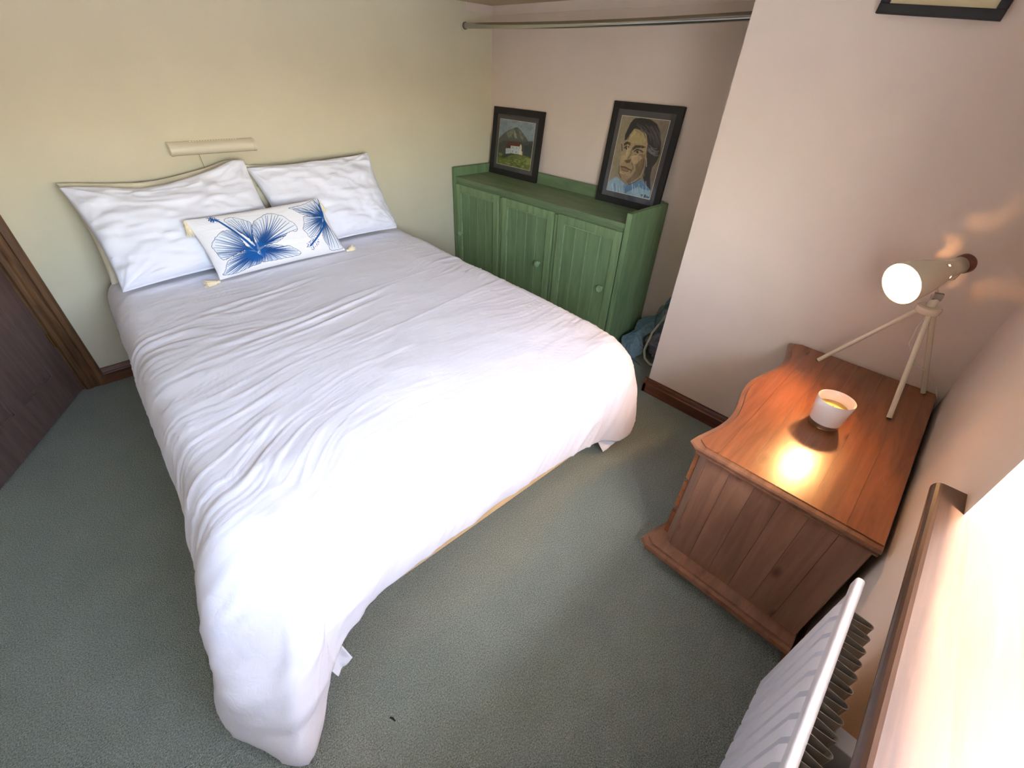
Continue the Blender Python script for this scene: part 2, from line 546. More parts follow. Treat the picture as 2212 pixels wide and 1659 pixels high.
# door leaf, standing open into the room
def door():
    hx, hy = -0.484, -0.004
    d = np.array([-0.345, -0.662]); d /= np.linalg.norm(d)
    nrm = np.array([-d[1], d[0]])          # faces the room (towards +x)
    if nrm[0] < 0: nrm = -nrm
    Wd, th, Hd = 0.742, 0.036, 1.97
    def pt(s, t, z): return (hx + d[0] * s + nrm[0] * (t - th), hy + d[1] * s + nrm[1] * (t - th), z)
    def bx(mb, s0, s1, z0, z1, t0=0.0, t1=th):
        V = [pt(s, t, z) for s in (s0, s1) for t in (t0, t1) for z in (z0, z1)]
        F = [(0, 1, 3, 2), (4, 6, 7, 5), (0, 4, 5, 1), (2, 3, 7, 6), (0, 2, 6, 4), (1, 5, 7, 3)]
        mb.add(V, F)
    mb = MB()
    g = 0.008
    cols = [(0.0, 0.125), (0.355, 0.425), (Wd - 0.105, Wd)]
    rows = [(g, 0.175), (0.80, 0.98), (1.86, Hd)]
    for a, b_ in cols: bx(mb, a, b_, g, Hd)
    for z0, z1 in rows:
        bx(mb, cols[0][1], cols[1][0], z0, z1); bx(mb, cols[1][1], cols[2][0], z0, z1)
    o = tag(mb.build('door_1', DOORM), kind='structure')
    for (s0, s1) in ((cols[0][1], cols[1][0]), (cols[1][1], cols[2][0])):
        for (z0, z1) in ((0.175, 0.80), (0.98, 1.86)):
            q = MB(); bx(q, s0, s1, z0, z1, 0.010, th - 0.012); q.build('door_panel', DOORM, o)
            e = MB()
            for (a, b_, c, e1) in ((s0, s1, z0, z0 + .012), (s0, s1, z1 - .012, z1), (s0, s0 + .012, z0, z1), (s1 - .012, s1, z0, z1)):
                bx(e, a, b_, c, e1, th - 0.013, th - 0.005)
            e.build('panel_moulding', DOORM, o)
    for z in (0.27, 1.72):
        q = MB().tube([pt(0.0, th + 0.004, z), pt(0.0, th + 0.004, z + 0.075)], 0.006, 10)
        q.build('hinge', BRASS, o, True)
    k = MB()
    p0 = Vector(pt(Wd - 0.06, th, 1.0)); nv = Vector((nrm[0], nrm[1], 0))
    k.lathe([(0.028, 0), (0.028, 0.006), (0.010, 0.010), (0.010, 0.035), (0.024, 0.045), (0.028, 0.06), (0.018, 0.072), (0.0001, 0.074)], p0[:], nv[:], 20)
    k.build('door_knob', BRASS, o, True)
door()

# ------------------------------------------------------------------ window, sill
def window():
    y0, y1 = YO + 0.04, YO + 0.10
    fw = 0.055
    mb = MB()
    x0, x1, z0, z1 = WX0 + 0.002, WX1 - 0.002, WZ0 + 0.034, WZ1 - 0.002
    xm = x0 + 0.32
    mb.box((x0, y0, z0), (x0 + fw, y1, z1), 0.005).box((x1 - fw, y0, z0), (x1, y1, z1), 0.005)
    mb.box((x0 + fw, y0, z0), (x1 - fw, y1, z0 + fw), 0.005).box((x0 + fw, y0, z1 - fw), (x1 - fw, y1, z1), 0.005)
    mb.box((xm - fw / 2, y0, z0 + fw), (xm + fw / 2, y1, z1 - fw), 0.005)
    o = tag(mb.build('window_1', UPVC), kind='structure')
    for a, b_ in ((x0 + fw, xm - fw / 2), (xm + fw / 2, x1 - fw)):
        MB().box((a, (y0 + y1) / 2 - .002, z0 + fw), (b_, (y0 + y1) / 2 + .002, z1 - fw)).build('pane', PANE, o)
    h = MB().box((xm - 0.012, y1, 1.28), (xm + 0.012, y1 + 0.012, 1.36), 0.003).box((xm - 0.009, y1 + 0.012, 1.30), (xm + 0.009, y1 + 0.03, 1.42), 0.004)
    h.build('window_handle', UPVC, o)
window()
def sill():
    # board with a rounded nose, horns lapping the wall face
    z1, z0 = 0.878, 0.845
    nose = -3.122
    prof = []
    rr = (z1 - z0) / 2
    for k in range(9):
        a = math.pi / 2 - math.pi * k / 8
        prof.append((nose - rr * 0.8 + rr * 0.8 * math.cos(a), (z0 + z1) / 2 + rr * math.sin(a)))
    full = prof + [(YW + 0.0005, z0), (YW + 0.0005, z1)]
    mb = MB()
    R = [[(x, y, z) for y, z in full] for x in (WX0 - 0.075, 0.872)]
    mb.rings(R)
    mb.box((WX0 + 0.001, YO + 0.10, z0 + 0.0005), (WX1 - 0.001, YW + 0.0005, z1))
    o = tag(mb.build('window_sill', SILLM), 'brown varnished wooden window sill in sunlight above the radiator', 'window sill')
    MB().box((WX0 - 0.04, YW, z0 - 0.018), (0.845, YW + 0.014, z0), 0.004).build('sill_bead', SILLM, o)
sill()
tag(MB().box((-30, -40, -2.6), (30, YO - 0.02, -2.5)).build('ground_outside', GROUND_BOUNCE), kind='structure')

# ------------------------------------------------------------------ bed
TH = math.radians(-1.9)
BO = np.array([-0.100, -0.045])       # head-left corner of the mattress in the room
BW, BL = 1.50, 2.02
def bw(P):
    """bed space (x right, y to the foot negative, z up) -> room"""
    P = np.asarray(P, float)
    c, s = math.cos(TH), math.sin(TH)
    Q = P.copy()
    Q[..., 0] = BO[0] + c * P[..., 0] - s * P[..., 1]
    Q[..., 1] = BO[1] + s * P[..., 0] + c * P[..., 1]
    return Q
def bed_box(a, b, bev=0.0, seg=2):
    mb = MB().box(a, b, bev, seg)
    mb.V = [tuple(v) for v in bw(np.array(mb.V))]
    return mb
bed = thing('bed', (float(bw(np.array([BW / 2, -BL / 2, 0]))[0]), float(bw(np.array([BW / 2, -BL / 2, 0]))[1]), 0),
            'low king size bed base with pale pine rail under the white duvet', 'bed')
bed_box((0.0, -BL - 0.06, 0.075), (BW, -BL - 0.03, 0.215), 0.004).build('foot_rail', PINE_RAIL, bed)
bed_box((0.0, -0.03, 0.075), (BW, 0.0, 0.215), 0.004).build('head_rail', PINE_RAIL, bed)
bed_box((0.0, -BL - 0.03, 0.075), (0.03, -0.03, 0.215), 0.004).build('side_rail', PINE_RAIL, bed)
bed_box((BW - 0.03, -BL - 0.03, 0.075), (BW, -0.03, 0.215), 0.004).build('side_rail', PINE_RAIL, bed)
for x in (0.03, BW - 0.10):
    for y in (-0.10, -BL + 0.04):
        bed_box((x, y - 0.07, 0), (x + 0.07, y, 0.16), 0.004).build('leg', PINE_RAIL, bed)
for k in range(14):
    y = -0.10 - k * 0.142
    bed_box((0.03, y - 0.07, 0.198), (BW - 0.03, y, 0.213), 0.002).build('slat', PINE_RAIL, bed)
mt = bed_box((0.005, -BL - 0.02, 0.2155), (BW - 0.005, -0.005, 0.515), 0.045, 4).build('mattress', PILLOW_CLOTH, None, True)
tag(mt, 'white sheeted mattress lying under the duvet', 'mattress')

# --- duvet: top sheet running over a rounded shoulder into a hanging skirt
def grid_normals(X):
    du = np.gradient(X, axis=0); dv = np.gradient(X, axis=1)
    n = np.cross(du, dv); n /= np.linalg.norm(n, axis=-1, keepdims=True) + 1e-12
    return n

def ridge(x, y, seed):
    return 1 - np.abs(vnoise(x, y, seed)) * 2

def spline(K, Q, u):
    """monotone-ish cubic through rows Q at parameters K"""
    K = np.asarray(K, float); Q = np.asarray(Q, float)
    d = np.diff(Q, axis=0) / np.diff(K)[:, None]
    m_ = np.zeros_like(Q); m_[0] = d[0]; m_[-1] = d[-1]
    h = np.diff(K)[:, None]
    same = d[:-1] * d[1:] > 0
    hm = (h[:-1] + h[1:])
    m_[1:-1] = np.where(same, hm * d[:-1] * d[1:] * 1.0 / (np.where(same, h[1:] * d[:-1] + h[:-1] * d[1:], 1)), 0)
    i = np.clip(np.searchsorted(K, u, side='right') - 1, 0, len(K) - 2)
    hh = h[i]; t = ((u - K[i]) / hh[:, 0])[:, None]
    return (1 + 2 * t) * (1 - t) ** 2 * Q[i] + t * (1 - t) ** 2 * hh * m_[i] + t * t * (3 - 2 * t) * Q[i + 1] + t * t * (t - 1) * hh * m_[i + 1]

def make_duvet():
    ZT = 0.580
    # shoulder point in bed space | hem point in the room | lift of the lower handle | outward push
    rows = [
        ((0.02, -0.10), (-0.160, -0.150, 0.20), 0.16, 0.05),
        ((0.02, -0.60), (-0.182, -0.60, 0.18), 0.16, 0.055),
        ((0.02, -1.10), (-0.198, -1.12, 0.17), 0.16, 0.055),
        ((0.02, -1.60), (-0.220, -1.66, 0.14), 0.18, 0.05),
        ((0.02, -1.80), (-0.262, -1.90, 0.09), 0.20, 0.04),
        ((0.025, -1.92), (-0.325, -2.06, 0.030), 0.20, 0.03),
        ((0.045, -1.98), (-0.372, -2.165, 0.012), 0.20, 0.02),
        ((0.070, -2.005), (-0.338, -2.262, 0.012), 0.17, 0.02),
        ((0.100, -2.015), (-0.269, -2.357, 0.012), 0.13, 0.0),
        ((0.108, -2.016), (-0.246, -2.344, 0.020), 0.13, 0.0),
        ((0.125, -2.018), (-0.190, -2.297, 0.075), 0.15, 0.0),
        ((0.160, -2.02), (-0.130, -2.240, 0.155), 0.15, 0.01),
        ((0.220, -2.02), (-0.045, -2.214, 0.195), 0.14, 0.02),
        ((0.350, -2.02), (0.110, -2.192, 0.206), 0.14, 0.03),
        ((0.750, -2.02), (0.550, -2.198, 0.204), 0.14, 0.03),
        ((1.100, -2.02), (0.960, -2.200, 0.168), 0.15, 0.03),
        ((1.290, -2.02), (1.190, -2.200, 0.120), 0.17, 0.03),
        ((1.400, -2.01), (1.345, -2.238, 0.055), 0.20, 0.02),
        ((1.460, -1.965), (1.432, -2.232, 0.045), 0.22, 0.03),
        ((1.480, -1.88), (1.462, -2.080, 0.060), 0.20, 0.04),
        ((1.480, -1.60), (1.455, -1.700, 0.130), 0.17, 0.05),
        ((1.480, -1.00), (1.455, -1.030, 0.180), 0.16, 0.055),
        ((1.480, -0.10), (1.480, -0.150, 0.200), 0.16, 0.05)]
    Tl = np.array([r[0] for r in rows]); Hw = np.array([r[1] for r in rows])
    Bz = np.array([[r[2], r[3]] for r in rows])
    Tw = bw(np.concatenate([Tl, np.full((len(Tl), 1), ZT)], 1))
    K = np.concatenate([[0], np.cumsum(np.linalg.norm(np.diff(Tw[:, :2], axis=0), axis=1) * .6 + np.linalg.norm(np.diff(Hw, axis=0), axis=1) * .6)])
    NPp, NS, NTp = 640, 84, 120
    u = np.linspace(0, K[-1], NPp)
    Tq = spline(K, Tw, u); Hq = spline(K, Hw, u); Bq = spline(K, Bz, u)
    # smooth the shoulder line a little
    ker = np.hanning(23); ker /= ker.sum()
    sm = lambda A, n=11: np.stack([np.convolve(np.pad(A[:, k], n, mode='edge'), ker, 'valid') for k in range(A.shape[1])], 1)
    Ts = sm(Tq)
    Ts[:12] = Tq[:12]; Ts[-12:] = Tq[-12:]
    tan = np.gradient(Ts, axis=0)[:, :2]
    nrm2 = np.stack([tan[:, 1], -tan[:, 0]], 1)
    nrm2 = sm(nrm2)
    nrm2 /= np.linalg.norm(nrm2, axis=1, keepdims=True) + 1e-9
    cen = bw(np.array([[0.75, -1.0, 0]]))[0, :2]
    if ((Ts[NPp // 8, :2] - cen) @ nrm2[NPp // 8]) < 0: nrm2 = -nrm2
    n3 = np.concatenate([nrm2, np.zeros((NPp, 1))], 1)
    up = np.array([0, 0, 1.0])
    P0 = Ts; P1 = Ts + n3 * 0.135 - up * 0.000
    P2 = Hq + up * Bq[:, :1] + n3 * Bq[:, 1:2]; P3 = Hq
    t = np.linspace(0, 1, NS)[None, :, None]
    sk = (1 - t) ** 3 * P0[:, None] + 3 * t * (1 - t) ** 2 * P1[:, None] + 3 * t * t * (1 - t) * P2[:, None] + t ** 3 * P3[:, None]
    # crown of the top: from the shoulder in to a centre line
    loc = np.stack([np.full(NPp, 0.75), np.zeros(NPp), np.full(NPp, ZT + 0.012)], 1)
    c_, s_ = math.cos(TH), math.sin(TH)
    yl = -s_ * (Ts[:, 0] - BO[0]) + c_ * (Ts[:, 1] - BO[1])
    loc[:, 1] = -0.1 + ((yl + yl[::-1]) / 2 + 0.1) * 0.6
    Sp = bw(loc)
    tt = np.linspace(1, 0, NTp)[:-1][None, :, None]
    tp = Ts[:, None] * (1 - tt) + Sp[:, None] * tt
    tp[..., 2] = ZT + 0.012 * np.sin(np.clip(tt[..., 0] * 2.2, 0, 1) * math.pi / 2)
    X = np.concatenate([tp, sk], 1)
    # flat cloth coordinates for the creases
    seg = np.linalg.norm(np.diff(sk, axis=1), axis=2)
    arc = np.concatenate([np.zeros((NPp, 1)), np.cumsum(seg, 1)], 1)
    flat = np.concatenate([tp[..., :2], Ts[:, None, :2] + n3[:, None, :2] * arc[..., None]], 1)
    s = c_ * (flat[..., 0] - BO[0]) + s_ * (flat[..., 1] - BO[1])
    q = s_ * (flat[..., 0] - BO[0]) - c_ * (flat[..., 1] - BO[1])          # 0 at the head, grows to the foot
    drop = np.concatenate([np.zeros((NPp, tp.shape[1])), arc], 1)
    nrm = grid_normals(X)
    if nrm[NPp // 2, NTp - 3, 2] < 0: nrm = -nrm
    kz = np.concatenate([np.zeros(tp.shape[1]), np.clip(np.arange(NS) / 10.0, 0, 1)])[None, :, None]
    nrm = nrm * kz + np.array([0, 0, 1.0]) * (1 - kz)
    nrm /= np.linalg.norm(nrm, axis=-1, keepdims=True)
    left = np.clip(1.0 - (s + 0.05) / 0.85, 0, 1)
    right = np.clip((s - 1.05) / 0.4, 0, 1)
    foot = np.clip((q - 1.85) / 0.25, 0, 1)
    warp = 0.10 * vnoise(s * 2.1, q * 2.1, 3) + 0.03 * vnoise(s * 6, q * 6, 5)
    tilt = q + 0.16 * s + warp
    patch = np.clip(0.55 + 0.9 * vnoise(s * 2.3 + 4, q * 3.1, 40), 0, 1)
    w1 = np.maximum(ridge(s * 1.5, tilt * 10, 11) - .35, 0) ** 2 * 0.0120 * (0.10 + 0.9 * left + .35 * right) * (1 - .8 * foot) * patch
    w2 = np.maximum(ridge(s * 2.6 + 5, tilt * 24, 12) - .3, 0) ** 1.5 * 0.0080 * (0.12 + 0.88 * left + .8 * right) * (1 - .7 * foot) * patch
    w2b = np.maximum(ridge(s * 4 + 5, tilt * 48, 22) - .3, 0) ** 1.5 * 0.0050 * (0.10 + 0.9 * left + .8 * right) * (1 - .7 * foot)
    w3 = vnoise(s * 3.2, q * 4.2, 13) * 0.005
    # creases fanning down the foot
    per = np.repeat(u[:, None], X.shape[1], 1)
    w4 = np.maximum(ridge(per * 7 + drop * 3.5, drop * 1.5, 14) - .3, 0) ** 1.6 * 0.013 * foot * np.clip(drop / .15, 0, 1)
    w4b = np.maximum(ridge(per * 17 + drop * 9, drop * 2.0 + 3, 24) - .3, 0) ** 1.6 * 0.006 * foot * np.clip(drop / .12, 0, 1)
    # heavier tucks on the trailing corner
    cor = np.exp(-((per - K[8]) / 0.30) ** 2) * np.clip(drop / .25, 0, 1)
    w7 = cor * (0.022 * vnoise(per * 6.5, drop * 2.2, 31) + 0.013 * vnoise(per * 10, drop * 9, 32) + 0.022 * np.maximum(ridge(drop * 5 + per * 2.2, per * 2, 33) - .4, 0))
    w5 = vnoise(s * 11, q * 15, 15) * 0.0014
    w6 = 0
    for (q0, amp, wd, sl, s_max) in ((0.50, .005, .014, .08, .5), (0.80, .006, .012, .20, .95), (0.86, .004, .010, .22, .8), (1.16, .008, .020, .22, .9), (1.24, .008, .012, .25, 1.1), (1.31, .006, .010, .25, 1.0), (1.45, .006, .012, .25, .9), (1.60, .005, .012, .24, .8)):
        g = (q + sl * s + warp * .25 - q0) / wd
        w6 = w6 + .95 * np.clip(patch * 1.3, 0, 1) * amp * np.exp(-g * g) * np.clip((s_max - s) * 3, 0, 1) * (0.65 + 0.35 * vnoise(s * 3, q * 0 + q0 * 7, 16))
    # pressed-in fold lines of the cover
    for (q0, sl) in ((0.66, .10), (1.10, .14), (1.52, .18)):
        g = (q + sl * s - q0) / 0.006
        w6 = w6 + 0.0022 * np.exp(-g * g) * np.clip((s - .35) * 3, 0, 1)
    fade = np.clip(drop / 0.02, 0, 1)
    X = X + nrm * ((w1 + w2 + w2b + w3 + w4 + w4b + w5 + w6 + w7))[..., None]
    X[..., 2] = np.maximum(X[..., 2], 0.007)
    F = grid_faces(*X.shape[:2])
    remap = np.arange(X.shape[0] * X.shape[1])
    half = NPp // 2
    remap[np.arange(half, NPp) * X.shape[1]] = np.arange(half - 1, -1, -1) * X.shape[1]     # both halves share the centre line
    F = [f for f in remap[F].tolist() if len(set(f)) == 4] + [list(dict.fromkeys(f)) for f in remap[F].tolist() if len(set(f)) == 3]
    o = obj('duvet', X.reshape(-1, 3), F, WHITE_CLOTH, None, True)
    md = o.modifiers.new('filling', 'SOLIDIFY')
    md.thickness = 0.006
    md.offset = -1
    # loose corners of the cover
    def sheet(pts4, name, curl=0.02, seed=1, n=24):
        A = [np.array(p, float) for p in pts4]
        a = np.linspace(0, 1, n)
        U, V = np.meshgrid(a, a, indexing='ij')
        G = ((1 - U) * (1 - V))[..., None] * A[0] + (U * (1 - V))[..., None] * A[1] + (U * V)[..., None] * A[2] + ((1 - U) * V)[..., None] * A[3]
        nn = np.cross(A[1] - A[0], A[3] - A[0]); nn /= np.linalg.norm(nn)
        G = G + nn * (curl * np.sin(U * math.pi) * (1 - .5 * V) + 0.006 * vnoise(U * 3 + seed, V * 3, seed))[..., None]
        f = obj(name, G.reshape(-1, 3), grid_faces(n, n), WHITE_CLOTH, o, True)
        m2 = f.modifiers.new('cloth', 'SOLIDIFY'); m2.thickness = 0.003
    sheet([(-0.150, -2.232, 0.170), (-0.085, -2.222, 0.190), (-0.070, -2.262, 0.105), (-0.122, -2.262, 0.070)], 'hem_flap', 0.014, 3)
    sheet([(1.185, -2.192, 0.135), (1.330, -2.212, 0.095), (1.330, -2.232, 0.045), (1.245, -2.216, 0.018)], 'hem_flap', 0.012, 5)
    return o
duvet = make_duvet()
tag(duvet, 'plain white duvet spread over the bed with a corner trailing on the carpet', 'duvet')

# ------------------------------------------------------------------ pillows
def pillow_grid(corners, T_, n=(90, 70), pinch=0.055, seed=0, wr=0.011, dip=0.0, flat_back=0.35, power=0.37):
    """corners TL, TR, BR, BL in the room; returns front and back vertex grids"""
    TL, TR, BR, BL_ = [np.array(c, float) for c in corners]
    u = np.sin(np.linspace(-math.pi / 2, math.pi / 2, n[0])) ; v = np.sin(np.linspace(-math.pi / 2, math.pi / 2, n[1]))
    u = .6 * u + .4 * np.linspace(-1, 1, n[0]); v = .6 * v + .4 * np.linspace(-1, 1, n[1])
    U, V = np.meshgrid(u, v, indexing='ij')
    Up = U * (1 - pinch * (1 - V ** 2) * np.abs(U) ** 2); Vp = V * (1 - pinch * 1.3 * (1 - U ** 2) * np.abs(V) ** 2)
    a = (Up + 1) / 2; b = (Vp + 1) / 2          # b: 0 bottom, 1 top
    P = ((1 - a) * (1 - b))[..., None] * BL_ + (a * (1 - b))[..., None] * BR + (a * b)[..., None] * TR + ((1 - a) * b)[..., None] * TL
    P[..., 2] -= dip * b ** 2 * (np.exp(-((a - .42) / .28) ** 2) - .5 * np.exp(-((a - .93) / .10) ** 2))
    nn = np.cross(TR - TL, TL - BL_); nn /= np.linalg.norm(nn)
    if nn[1] > 0: nn = -nn                        # towards the foot of the bed
    prof = np.maximum((1 - U ** 2) * (1 - V ** 2), 0) ** power
    prof = prof * (1 - 0.25 * V)                  # fuller at the bottom
    ang = np.arctan2(V, U)
    w = wr * vnoise(U * 3 + 9, V * 4 + seed, seed + 1) + wr * .6 * vnoise(U * 7, V * 9, seed + 2)
    cr = np.zeros_like(U)
    for cx in (-1, 1):
        for cy in (-1, 1):
            d = np.hypot(U - cx, (V - cy)); th = np.arctan2(V - cy, U - cx)
            cr += np.exp(-(d / .55) ** 2) * np.maximum(ridge(th * 4.5 + 3 * cx + cy, d * 0.8, seed + 5), 0) ** 2
    env = np.clip(prof * 3, 0, 1)
    w = (w + cr * wr * 1.1 + np.maximum(ridge(U * 1.3 + seed, V * 6 + U, seed + 9), 0) ** 3 * wr * .8) * env
    fr = P + nn * (prof * T_ * .62 + w)[..., None]
    bk = P - nn * (prof * T_ * .38 * flat_back - w * .3)[..., None]
    return U, V, fr, bk, nn

def two_sided(fr, bk):
    n1, n2 = fr.shape[:2]
    Vv = np.concatenate([fr.reshape(-1, 3), bk.reshape(-1, 3)])
    F = grid_faces(n1, n2)
    F2 = F[:, ::-1] + n1 * n2
    # join the rims
    rim = [(i, 0) for i in range(n1)] + [(n1 - 1, j) for j in range(1, n2)] + [(i, n2 - 1) for i in range(n1 - 2, -1, -1)] + [(0, j) for j in range(n2 - 2, 0, -1)]
    id_ = [i * n2 + j for i, j in rim]
    R = [(id_[k], id_[(k + 1) % len(id_)], id_[(k + 1) % len(id_)] + n1 * n2, id_[k] + n1 * n2) for k in range(len(id_))]
    return Vv, F.tolist() + F2.tolist() + R

def pillow(name, corners, T_, mat, label, seed, **kw):
    U, V, fr, bk, nn = pillow_grid(corners, T_, seed=seed, **kw)
    Vv, F = two_sided(fr, bk)
    o = obj(name, Vv, F, mat, None, True)
    tag(o, label, 'pillow', 'pillows at the head of the bed')
    return o, nn

pillow('pillow', [(-0.150, -0.125, 1.012), (0.612, -0.125, 1.040), (0.652, -0.375, 0.607), (-0.128, -0.400, 0.606)], 0.165, PILLOW_CLOTH,
       'white pillow by the door, its upper right corner sticking up beside the second pillow', 21, dip=0.045)
pillow('pillow', [(0.618, -0.100, 1.010), (1.335, -0.115, 1.037), (1.375, -0.300, 0.607), (0.662, -0.355, 0.607)], 0.165, PILLOW_CLOTH,
       'white pillow nearest the green cabinet, leaning on the wall', 33)
pillow('pillow', [(-0.150, -0.050, 1.014), (0.590, -0.050, 1.040), (0.640, -0.240, 0.590), (-0.150, -0.250, 0.600)], 0.06, CREAM_CLOTH,
       'cream pillow tucked behind the white pillow by the door', 45, wr=0.008, dip=0.028)
pillow('pillow', [(0.600, -0.045, 1.022), (1.30, -0.045, 1.005), (1.33, -0.200, 0.590), (0.650, -0.230, 0.600)], 0.06, CREAM_CLOTH,
       'cream pillow tucked behind the white pillow nearest the green cabinet', 57)

# ------------------------------------------------------------------ little raster kit for printed things
def homog(src):
    """homography from 4 pixel corners (TL, TR, BR, BL) to uv with v up"""
    dst = [(0, 1), (1, 1), (1, 0), (0, 0)]
    A = []; B = []
    for (x, y), (u, v) in zip(src, dst):
        A.append([x, y, 1, 0, 0, 0, -u * x, -u * y]); B.append(u)
        A.append([0, 0, 0, x, y, 1, -v * x, -v * y]); B.append(v)
    h_ = np.append(np.linalg.solve(np.array(A, float), np.array(B, float)), 1).reshape(3, 3)
    def f(p):
        p = np.asarray(p, float)
        q = np.concatenate([p, np.ones((len(p), 1))], 1) @ h_.T
        return q[:, :2] / q[:, 2:3]
    return f

class Canvas:
    def __init__(s, U, V, bg, asp=1.0):
        s.U, s.V = U, V
        s.C = np.ones(U.shape + (3,)) * lin(bg)
        s.asp = asp
    def blend(s, m_, c):
        m_ = np.clip(m_, 0, 1)[..., None]
        c = lin(c) if not isinstance(c, np.ndarray) else c
        s.C = s.C * (1 - m_) + c * m_
    def inside(s, poly):
        x, y = s.U, s.V
        p = np.asarray(poly, float)
        r = np.zeros(x.shape, bool)
        for (x0, y0), (x1, y1) in zip(p, np.roll(p, -1, 0)):
            c = ((y0 > y) != (y1 > y)) & (x < (x1 - x0) * (y - y0) / (y1 - y0 + 1e-12) + x0)
            r ^= c
        return r.astype(float)
    def blur(s, m_, n=1):
        for _ in range(n):
            p = np.pad(m_, 1, mode='edge')
            m_ = (p[:-2, 1:-1] + p[2:, 1:-1] + p[1:-1, :-2] + p[1:-1, 2:] + 2 * p[1:-1, 1:-1]) / 6
        return m_
    def poly(s, poly, c, a=1.0, n=1):
        s.blend(s.blur(s.inside(poly), n) * a, c)
    def dist(s, pts):
        d = np.full(s.U.shape, 1e9); tt = np.zeros(s.U.shape)
        p = np.asarray(pts, float); m_ = len(p) - 1
        for i in range(m_):
            ax, ay = p[i]; bx, by = p[i + 1]
            ex, ey = bx - ax, (by - ay) * s.asp
            qx, qy = s.U - ax, (s.V - ay) * s.asp
            k = np.clip((qx * ex + qy * ey) / (ex * ex + ey * ey + 1e-12), 0, 1)
            dd = np.hypot(qx - k * ex, qy - k * ey)
            m2 = dd < d
            d = np.where(m2, dd, d); tt = np.where(m2, (i + k) / m_, tt)
        return d, tt
    def line(s, pts, w, c, a=1.0, w2=None):
        d, tt = s.dist(pts)
        ww = w if w2 is None else w + (w2 - w) * tt
        s.blend(np.clip((ww - d) / (0.5 * w + 1e-9) + .5, 0, 1) * a, c)

